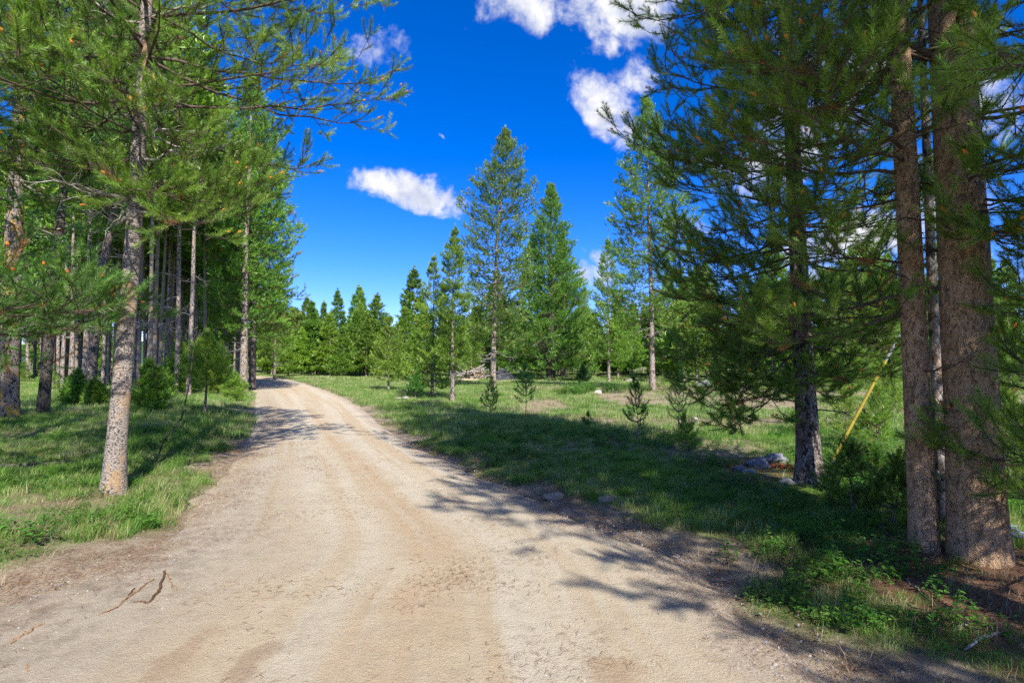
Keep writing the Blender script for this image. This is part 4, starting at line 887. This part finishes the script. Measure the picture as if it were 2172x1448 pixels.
def m_grass(name, lo, hi, dry, dry_amt):
    m, nt = mat(name); g = G(nt); t = g.attr('tint'); p = g.pos()
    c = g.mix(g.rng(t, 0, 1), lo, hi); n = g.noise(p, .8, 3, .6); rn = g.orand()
    f = g.math('MULTIPLY', g.rng(g.math('ADD', n, g.math('MULTIPLY', g.math('SUBTRACT', rn, .5), .5)), .5, .75), dry_amt)
    c = g.mix(f, c, dry); hv = g.N.new('ShaderNodeHueSaturation'); g.put(hv, 'Color', c); g.put(hv, 'Value', g.rng(rn, 0, 1, .75, 1.3, False))
    g.leaf(hv.outputs[0], g.mix(.3, hv.outputs[0], (0.22, 0.42, 0.03)), .42, .5, .04); return m
GRASS = m_grass("grass_green", (0.06, 0.16, 0.012), (0.17, 0.36, 0.03), (0.40, 0.38, 0.17), .8)
GRASSM = m_grass("grass_meadow", (0.11, 0.20, 0.025), (0.22, 0.36, 0.06), (0.44, 0.40, 0.22), .85)
HERB = m_grass("herb_leaves", (0.04, 0.13, 0.015), (0.10, 0.27, 0.03), (0.20, 0.24, 0.05), .3)
STRAW = m_grass("straw", (0.30, 0.22, 0.12), (0.48, 0.38, 0.24), (0.24, 0.12, 0.06), .6)
RED = m_grass("red_leaves", (0.36, 0.05, 0.04), (0.60, 0.12, 0.08), (0.3, 0.1, 0.05), .4)
NEEDLE = m_plain("fallen_needles", (0.12, 0.065, 0.04), (0.28, 0.17, 0.10), 60)
PEB = m_plain("pebbles", (0.25, 0.215, 0.175), (0.42, 0.38, 0.33), 4)
def proto(name, acc, m):
    return bpy.data.objects.new(name, acc.mesh(name, [m]))      # never linked to the scene: geometry source for the scatter only
def sticks(n, rad, L, w, seed, z=.004):
    r = np.random.RandomState(seed); a = Acc()
    for k in range(n):
        c = r.uniform(-rad, rad, 2); az = r.rand() * 6.28; l = L * (.5 + r.rand()); d = np.array([math.cos(az), math.sin(az), r.randn() * .08]); p = np.array([c[0], c[1], z + .004 * r.rand()])
        P = np.stack([p - d * l / 2, p + r.randn(3) * l * .05 + [0, 0, .003], p + d * l / 2]); V, Fq = tubes(P[None], np.full((1, 3), w) * np.array([[.7, 1, .5]]), 3); a.add(V, Fq)
    return a
def stone(seed, sub=2, flat=.6, rough=.22):
    import bmesh
    bm = bmesh.new(); bmesh.ops.create_icosphere(bm, subdivisions=sub, radius=1); r = np.random.RandomState(seed); off = r.rand(3) * 50
    from mathutils import noise as mn
    for v in bm.verts:
        k = 1 + rough * 2 * mn.noise(Vector(v.co * 1.1) + Vector(off)) + rough * mn.noise(Vector(v.co * 3.1) + Vector(off)); v.co *= k; v.co.z *= flat
    V = np.array([v.co[:] for v in bm.verts]); Fc = np.array([[v.index for v in f.verts] for f in bm.faces]); bm.free(); a = Acc(); a.add(V, Fc, 0, sub > 1); return a
def scatter(name, protos, pts, rot, scl, kind='stuff', label=None, pick=None):
    me = point_mesh(name, pts, rot, scl, pick if pick is not None else rs.randint(0, len(protos), len(pts)))
    o = link(name, me); tag(o, kind=kind, label=label); md = o.modifiers.new("scatter", 'NODES'); md.node_group = scatter_tree(name, protos); return o
def samp(n, d0, d1, pxa=-150, pxb=2330, xl=None):
    d = np.sqrt(rs.uniform(d0 ** 2, d1 ** 2, n)); px = rs.uniform(pxa, pxb, n); return (px - 1086) / F * d, d
def lay(x, y, sink=0.0): return np.stack([x, y, hgt(x, y) - sink], 1)
def rots(n, tilt=.12): return np.stack([rs.randn(n) * tilt, rs.randn(n) * tilt, rs.rand(n) * 6.28], 1)
rs = np.random.RandomState(77)
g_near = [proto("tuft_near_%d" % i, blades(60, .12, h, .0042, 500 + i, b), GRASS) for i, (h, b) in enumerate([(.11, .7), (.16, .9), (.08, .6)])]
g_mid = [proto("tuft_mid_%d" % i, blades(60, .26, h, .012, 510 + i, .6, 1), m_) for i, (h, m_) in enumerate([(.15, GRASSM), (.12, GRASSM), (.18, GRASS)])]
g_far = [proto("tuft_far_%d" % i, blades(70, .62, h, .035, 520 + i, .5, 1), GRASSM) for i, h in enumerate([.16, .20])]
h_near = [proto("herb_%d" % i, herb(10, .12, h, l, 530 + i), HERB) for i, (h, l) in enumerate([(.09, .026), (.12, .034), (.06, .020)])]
def field(x, y):
    vg, li, ba, d, s = masks(x, y)
    keep = (1 - vg) ** 1.4 * (1 - .88 * li) * (1 - .88 * ba) * (d > .08); return keep, d, s, li
x, y = samp(26000, 2.3, 14); k, d, s, li = field(x, y); patch = fbm(x, y, 1.1, 91, 3)
sel = rs.rand(len(x)) < k * np.clip(.30 + 1.3 * sstep(.35, .6, patch), 0, 1); x, y, s_ = x[sel], y[sel], s[sel]
sc = (.55 + .75 * fbm(x, y, 1.8, 95, 2)) * rs.uniform(.7, 1.2, len(x)) * np.where(s_ < 0, .82, .72)
scatter("grass", g_near, lay(x, y), rots(len(x)), sc)
x, y = samp(15000, 2.2, 13); k, d, s, li = field(x, y); patch = fbm(x, y, .9, 131, 3)
sel = rs.rand(len(x)) < np.where(s > 0, .95, .75) * (k * .8 + .16 * li) * sstep(.46, .60, patch); x, y = x[sel], y[sel]
scatter("herb_undergrowth", h_near, lay(x, y), rots(len(x)), rs.uniform(.6, 1.35, len(x)))
x, y = samp(34000, 11, 38); k, d, s, li = field(x, y); sel = rs.rand(len(x)) < k * (.35 + .65 * sstep(.3, .55, fbm(x, y, 2.2, 92, 3))); x, y = x[sel], y[sel]
scatter("meadow_grass", g_mid, lay(x, y), rots(len(x), .08), rs.uniform(.55, 1.15, len(x)))
x, y = samp(26000, 34, 110, -300, 2500); k, d, s, li = field(x, y); sel = rs.rand(len(x)) < k; x, y = x[sel], y[sel]
scatter("distant_grass", g_far, lay(x, y), rots(len(x), .05), rs.uniform(.5, 1.1, len(x)))
# straw and dry wisps along the verges
w_ = [proto("wisp_%d" % i, blades(26, .12, .09, .004, 540 + i, 1.6, 2), STRAW) for i in range(2)]
x, y = samp(16000, 2.2, 16); vg, li, ba, d, s = masks(x, y); sel = (rs.rand(len(x)) < (.10 + .5 * sstep(1.6, .2, d) + .3 * li + .3 * ba)) & (d > .02) & (rs.rand(len(x)) < .5); x, y = x[sel], y[sel]
scatter("dry_straw_litter", w_, lay(x, y), rots(len(x)), rs.uniform(.5, 1.2, len(x)))
x, y = samp(9000, 12, 34); vg, li, ba, d, s = masks(x, y); sel = (d > .1) & (s > 0) & (rs.rand(len(x)) < .10 + .45 * ba * (fbm(x, y, 1.2, 207, 3) > .5)); x, y = x[sel], y[sel]
scatter("dry_meadow_litter", w_, lay(x, y), rots(len(x)), rs.uniform(1.0, 2.2, len(x)))
# fallen needles and twigs
nd = [proto("needle_patch_%d" % i, sticks(30, .17, .034, .0009, 550 + i), NEEDLE) for i in range(3)]
x, y = samp(14000, 2.2, 11); vg, li, ba, d, s = masks(x, y)
dens = .04 + .75 * sstep(-.7, .1, d) * sstep(1.5, .4, d) + .8 * li + .5 * sstep(-1.6, -.4, d) * (s < 0) * sstep(6.5, 3, y)
dens = np.where(d < -.9, .06 + .6 * sstep(.54, .68, fbm(x, y, .8, 171, 3)), dens * (.25 + 1.2 * sstep(.4, .6, fbm(x, y, .6, 172, 3)))); sel = rs.rand(len(x)) < dens * .5; x, y, d = x[sel], y[sel], d[sel]
def road_z(x, y, d):
    zz = hgt(x, y)
    # height of the road sheet (crown + ruts are small); only where clearly on it
    return np.where(d < -.25, .045, np.maximum(zz, .0 + .03 * (d < 0)))
P = np.stack([x, y, road_z(x, y, d) + .006], 1)
scatter("fallen_needles_litter", nd, P, rots(len(x), .02), rs.uniform(.7, 1.5, len(x)))
# pebbles and grit
pb = [proto("pebble_%d" % i, stone(560 + i, 1, .6, .3), m_) for i, m_ in enumerate((PEB, ROCK, PEB, ROCKG))]
x, y = samp(60000, 2.2, 12); vg, li, ba, d, s = masks(x, y)
dens = np.where(s > 0, .9, .35) * sstep(-.9, -.1, d) * sstep(.8, .2, d) + .16 * (d < -.2); sel = rs.rand(len(x)) < dens; x, y, d = x[sel], y[sel], d[sel]
P = np.stack([x, y, road_z(x, y, d)], 1); scatter("gravel", pb, P, rots(len(x), 1), .003 + .009 * rs.rand(len(x)) ** 3)
# red creeping leaves near the rocks
rl = [proto("red_tuft", herb(9, .10, .05, .03, 571), RED)]
n = 150; x = 3.75 + rs.rand(n) * .85 ; x = wx(1612, 8.0) + rs.rand(n) * .62; y = 8.05 - (x - wx(1612, 8.0)) * .45 + rs.randn(n) * .05 ; scatter("red_undergrowth", rl, lay(x, y), rots(n), rs.uniform(.5, .9, n))

# ------------------------------------------------------------------ single things
def rock(px, py, w, label, seed, flat=.55, m_=ROCK, name="rock", group=None):
    d = 1840 / (py - HOR); me = stone(seed, 3, flat, .30).mesh("rock", [m_]); o = link(name, me, None, (wx(px, d), d, H1(wx(px, d), d) + (w * .12 if name == 'rock' else -w * .06))); o.scale = (w / 2, w / 2.4, w / 2); o.rotation_euler.z = seed; return tag(o, label, "rock", group)
rock(1612, 1000, .27, "rounded grey boulder behind the red leaves, largest of the rock group", 601, .7, ROCKG)
rock(1566, 1008, .18, "small blue-grey rock at the left end of the rock group", 602, .6, ROCKG)
rock(1586, 1014, .16, "brown rock in front of the small blue-grey one", 603, .5, ROCK)
rock(1640, 992, .36, "low brown boulder behind right of the largest grey boulder", 604, .45, ROCKG)
rock(1592, 996, .20, "dark rock half hidden behind the largest grey boulder", 605, .6, ROCKG)
rock(1668, 1043, .20, "flat pale grey rock left of the dark-based trunk's foot", 606, .4, ROCK)
rock(1268, 840, .46, "pale rock lying by the low shrubs in the meadow", 607, .5, ROCK)
rock(1334, 812, .9, "flat whitish rock on the sunlit far meadow", 608, .25, PEB)
rock(1495, 822, 1.0, "dark weathered stump-like rock at the far meadow's right", 609, .5, ROCKG)
rock(1890, 850, .8, "grey rock in the meadow just left of the slimmer orange trunk", 610, .4, ROCK)
rock(862, 850, .42, "cream-coloured stone beside the wooden stake", 611, .35, PEB)
rock(845, 849, .28, "small pale stone left of the cream-coloured stone", 612, .3, PEB)
rock(1345, 888, .12, "small pale stone in the meadow left of the taller candelabra sapling", 613, .6, PEB)
rock(1472, 896, .2, "low pale stone in the bare patch right of the candelabra saplings", 614, .4, ROCK)
rock(1205, 868, .16, "thin pale stone on the bare meadow patch", 615, .35, PEB)
rock(660, 1015, .035, "lone dark pebble on the road's middle", 616, .6, ROCKG)
# sandy clods on the right verge
SAND = m_plain("sand_clod", (0.28, 0.21, 0.15), (0.44, 0.35, 0.26), 14, .95, 1.0)
for i, (px, py, w) in enumerate(((1180, 1052, .30), (1205, 1080, .26), (1165, 1095, .24), (1283, 1062, .26), (1240, 1100, .26), (1265, 1130, .22))):
    rock(px, py, w, ["sandy hump of turned earth at the right verge, farthest left", "sandy hump in the middle of the verge mounds", "low sandy hump nearest the road in tree shade", "tufted clod of earth at the right end of the verge mounds", "sandy hump lower right of the middle mound", "small sandy hump nearest the camera in the verge mounds"][i], 620 + i, .42, SAND, "earth_clod", "earth mounds on the right verge")
# wooden stake
d = 1840 / (848 - HOR); st = thing("wooden_stake", (wx(865, d), d, H1(wx(865, d), d)), "short survey stake, white top and orange foot, in the meadow grass", "stake")
def rod(name, parent, pts, r, m_, sides=8):
    a = Acc(); P = np.array(pts, float); rr = np.full(len(P), r) if np.isscalar(r) else np.array(r); ref = (0, 1, 0) if abs(P[-1] - P[0])[2] > np.abs((P[-1] - P[0])[:2]).max() else (0, 0, 1)
    V, Fq = tubes(P[None], rr[None], sides, ref); a.add(V, Fq, 0, sides > 6)
    for e in (0, -1):
        k = np.arange(sides) + (0 if e == 0 else (len(P) - 1) * sides); c = V[k].mean(0); VV = np.vstack([V[k], c]); a.add(VV, [[i, (i + 1) % sides, sides] for i in range(sides)], 0)
    return link(name, a.mesh(name, [m_]), parent)
ORNG = m_plain("stake_orange", (0.55, 0.16, 0.03), (0.65, 0.26, 0.08), 10); WHITE = m_plain("stake_white", (0.72, 0.72, 0.68), (0.8, 0.8, 0.76), 10)
rod("foot", st, [(0, 0, -.1), (0, 0, .34)], .032, ORNG, 4); rod("top", st, [(0, 0, .342), (.01, 0, .70)], .034, WHITE, 4)
# guy wire guard
gd = 7.7; g0 = np.array([wx(1745, gd), gd, H1(wx(1745, gd), gd)])
def gp(px, py, dd=gd): return np.array([wx(px, dd), dd, CAMZ + (HOR - py) / F * dd])
gw = thing("guy_wire", tuple(g0), "slanting guy wire with yellow and grey plastic guards, left of the slimmer orange trunk", "guy wire")
YEL = m_plain("guard_yellow", (0.27, 0.215, 0.03), (0.37, 0.29, 0.04), 6, .55, .05); GRY = m_plain("guard_grey", (0.17, 0.18, 0.21), (0.27, 0.28, 0.31), 6, .6, .05); STEEL = m_plain("galvanised_steel", (0.25, 0.27, 0.32), (0.4, 0.42, 0.48), 20, .5, .1)
q0, q1, q2 = gp(1762, 972), gp(1878, 765), gp(1918, 697); dr = (q2 - q0) / np.linalg.norm(q2 - q0)
foot = q0 - dr * (q0[2] - g0[2]) / dr[2]
rod("anchor_rod", gw, [foot - g0 - dr * .25, q0 - g0 + dr * .05], .009, STEEL); rod("clamp", gw, [q0 - g0 - dr * .04, q0 - g0 + dr * .0], .026, STEEL); rod("clamp", gw, [foot - g0 + dr * .06, foot - g0 + dr * .11], .026, STEEL)
rod("yellow_guard", gw, [q0 - g0 + dr * .002, q1 - g0], .022, YEL, 12); rod("grey_guard", gw, [q1 - g0 + dr * .003, q2 - g0], .020, GRY, 12)
tp_ = q0 + dr * ((8.6 - q0[2]) / dr[2]); rod("wire", gw, [q2 - g0 - dr * .02, tp_ - g0], .006, STEEL, 6)
pl = thing("utility_pole", (float(tp_[0]) + .15, gd, H1(tp_[0], gd)), "wooden utility pole beyond the right frame edge that the guy wire rises to", "pole"); rod("post", pl, [(0, 0, -.3), (0, 0, 4.5), (0, 0, 9.4)], [.15, .13, .11], WOOD_DEAD, 14); rod("crossarm", pl, [(-1.1, .16, 8.9), (1.1, .16, 8.9)], .055, WOOD_DEAD, 4)
# coiled pale cable by the thickest trunk
BLUE = m_plain("pale_cable", (0.30, 0.38, 0.52), (0.42, 0.50, 0.62), 10, .5, .05)
cx, cy = wx(2136, 4.75), 4.75; ce = thing("cable_coil", (cx, cy, H1(cx, cy)), "tangled pale blue cable lying on the ground right of the thickest trunk", "cable")
for k in range(3):
    t = np.linspace(0, 6.6, 26); r_ = .075 + .02 * k; pts = np.stack([r_ * np.cos(t + k) + .03 * k, r_ * .9 * np.sin(t + k) - .03 * k, .03 + .035 * np.sin(t * 1.7 + k) + .02 * k], 1); rod("loop", ce, pts, .0045, BLUE, 6)
# brush pile
def stick_mesh(L, r, seed, m_):
    q = np.random.RandomState(seed); n = 6; P = np.zeros((n, 3)); P[:, 0] = np.linspace(-L / 2, L / 2, n); P[:, 1:] = np.cumsum(q.randn(n, 2) * L * .018, 0); a = Acc(); V, Fq = tubes(P[None], (r * np.linspace(1, .6, n))[None], 5); a.add(V, Fq, 0, True); return a.mesh("stick", [m_])
rs = np.random.RandomState(9)
SM = [stick_mesh(2.2, .045, 1, WOOD_DEAD), stick_mesh(1.6, .03, 2, WOOD_TAN), stick_mesh(2.6, .06, 3, WOOD_DEAD), stick_mesh(1.2, .05, 4, WOOD_TAN)]
d = 52.0; bp = thing("brush_pile", (wx(1008, d), d, H1(wx(1008, d), d)), "pile of grey and tan branches heaped in the meadow", "brush pile")
for k in range(90):
    a = rs.rand() * 6.28; q = rs.rand() ** .6; zz = (1 - q) * 1.15 * rs.rand() + .06; o = link("stick", SM[k % 4], bp, (q * 1.4 * math.cos(a), q * .9 * math.sin(a), zz + .1)); o.rotation_euler = (rs.rand() * 6, rs.uniform(-.5, .5), rs.rand() * 6.28)
TARP = m_plain("dark_tarp", (0.025, 0.028, 0.034), (0.07, 0.075, 0.085), 3, .7, .4)
def tent():
    a = Acc(); n, m_ = 17, 9; X, Y = np.meshgrid(np.linspace(-1, 1, n), np.linspace(-1, 1, m_)); r_ = np.maximum(np.abs(X + .25 * (1 - np.abs(Y))), np.abs(Y)); Z = np.clip(1 - r_, 0, 1) ** .9 * 1.25 + (vnoise(X * 3, Y * 3, .6, 4) - .5) * .14 * (r_ < .95)
    V = np.stack([X * 1.15, Y * .8, Z - .02], -1).reshape(-1, 3); i = np.arange(n * m_).reshape(m_, n); a.add(V, np.stack([i[:-1, :-1], i[:-1, 1:], i[1:, 1:], i[1:, :-1]], -1).reshape(-1, 4)); return a.mesh("tarp_mound", [TARP])
d = 50.0; tag(link("tarp_mound", tent(), None, (wx(1072, d), d, H1(wx(1072, d), d))), "dark peaked tarp-covered mound right of the brush pile", "mound")
def log(px, py, L, r, rz, label, m_=WOOD_TAN, seed=0, name="log", tilt=0.0):
    d = 1840 / (py - HOR); n = 9; q = np.random.RandomState(seed); P = np.zeros((n, 3)); P[:, 0] = np.linspace(-L / 2, L / 2, n); P[:, 1] = np.cumsum(q.randn(n)) * L * .012
    o = rod(name, None, P, r * np.linspace(1, .7, n), m_, 10); o.location = (wx(px, d), d, H1(wx(px, d), d) + r * .6); o.rotation_euler = (0, tilt, R(rz)); tag(o, label, "log"); return o
log(985, 808, 2.6, .09, 4, "long tan log on the grass in front of the brush pile", seed=1)
log(1062, 809, 1.8, .07, -6, "shorter tan log lying right of the long one", seed=2)
log(895, 817, 1.5, .05, 10, "thin reddish fallen pole behind the bushy young pine", WOOD_TAN, 3)
log(100, 1022, 1.7, .035, 24, "long low mossy log in the grass left of the pale foreground trunk", BARK_BLACK, 4)
log(690, 803, 1.2, .05, 0, "small grey log at the foot of the far treeline", WOOD_DEAD, 5)
# leaning dead stem on the left verge
d = 8.2; o = rod("dead_stem", None, [(0, 0, 0), (.10, 0, .28), (.30, .1, .62), (.38, .15, 1.15), (.42, .2, 1.9)], [.012, .012, .010, .009, .006], BARK_BLACK, 7); o.location = (wx(338, d), d, H1(wx(338, d), d)); tag(o, "thin dark crooked dead stem rising from the left verge grass", "dead stem")
# exposed roots and twigs on the near left road edge
ROOT = m_plain("root_dark", (0.06, 0.035, 0.02), (0.16, 0.09, 0.05), 60); ROOT2 = m_plain("root_tan", (0.22, 0.135, 0.075), (0.34, 0.22, 0.13), 60)
def gpx(px, py):
    d = (CAMZ - .03) * F / (py - HOR); return (wx(px, d), d, .045)
def root(name, px, r, m_, label, cat="root"):
    P = np.array([gpx(*q) for q in px]); t = np.linspace(0, len(P) - 1, len(P) * 4); Q = np.stack([np.interp(t, np.arange(len(P)), P[:, i]) for i in range(3)], 1); Q[:, :2] += np.random.RandomState(len(px) * 7 + int(px[0][0])).randn(len(Q), 2) * .006
    dd, _ = road_dist(Q[:, 0], Q[:, 1]); Q[:, 2] = np.maximum(.045, hgt(Q[:, 0], Q[:, 1]) * (dd > -.2)) + .004; Q[[0, -1], 2] -= .012
    o0 = Q[0].copy(); o = rod(name, None, Q - o0, r * np.interp(np.linspace(0, 1, len(Q)), [0, .4, 1], [.6, 1, .35]), m_, 6); o.location = o0; return tag(o, label, cat)
root("exposed_root", [(362, 1205), (358, 1225), (352, 1248), (338, 1262), (330, 1275), (318, 1272), (292, 1274)], .011, ROOT, "dark bent exposed root on the near left of the road")
root("exposed_root", [(346, 1222), (322, 1235), (300, 1250), (270, 1280), (240, 1292), (222, 1302)], .007, ROOT2, "pale thin root running left from the dark bent one")
root("exposed_root", [(300, 1240), (286, 1262), (262, 1284), (236, 1296)], .006, ROOT, "short dark root beside the pale thin one")
root("exposed_root", [(362, 1208), (372, 1225), (380, 1240), (396, 1250)], .005, ROOT2, "fine root trailing right of the dark bent one")
root("exposed_root", [(115, 1315), (92, 1325), (72, 1338), (55, 1350), (40, 1362)], .007, ROOT2, "reddish root lower left of the road near the grass")
root("stick", [(78, 1400), (82, 1415), (90, 1440)], .009, ROOT2, "stubby tan stick standing out at the bottom left corner", "stick")
root("stick", [(2005, 1332), (2040, 1318)], .016, WOOD_TAN, "short pale broken stick in the needle litter at the right", "stick")
root("stick", [(2030, 1366), (2060, 1345), (2110, 1340)], .012, WOOD_DEAD, "curved grey stick below the short pale one at the right", "stick")
root("stick", [(1895, 1220), (1930, 1250), (1965, 1285)], .006, WOOD_DEAD, "thin grey twig in front of the slimmer orange trunk", "stick")
root("stick", [(1640, 1150), (1660, 1160), (1690, 1158)], .01, WOOD_DEAD, "weathered stick in the undergrowth left of the twin trunks", "stick")
root("stick", [(1420, 1175), (1440, 1186), (1465, 1190)], .006, WOOD_DEAD, "thin stick on the gravelly right verge", "stick")
# low shrubs in the meadow
SHB = [proto("shrub_src", herb(60, .35, .34, .06, 700), HERB)]
def shrub(px, py, s, label, mt, seed):
    d = 1840 / (py - HOR); a = herb(110, .36, .40, .075, seed); o = link("low_shrub", a.mesh("low_shrub", [mt]), None, (wx(px, d), d, H1(wx(px, d), d))); o.scale = (s * 1.25, s, s); return tag(o, label, "shrub", "low shrubs in the meadow")
for i, (px, py, s, mt, lb) in enumerate(((1215, 842, 1.5, HERB, "largest rounded green shrub left of the pale meadow rock"), (1190, 838, 1.0, GRASSM, "yellowish shrub at the left end of the meadow shrubs"), (1300, 838, 1.3, HERB, "green shrub right of the pale meadow rock"), (1335, 834, 1.2, HERB, "dark green shrub second right of the pale meadow rock"), (1240, 836, 1.4, HERB, "shrub touching the largest one on its right"), (1365, 835, .9, GRASSM, "light shrub at the foot of the clean-trunked pine, left"), (1400, 832, 1.6, GRASSM, "bright yellow-green shrub right of the clean-trunked pine"), (1420, 838, 1.0, GRASSM, "small bright shrub at the right end of the meadow shrubs"))): shrub(px, py, s, lb, mt, 710 + i)
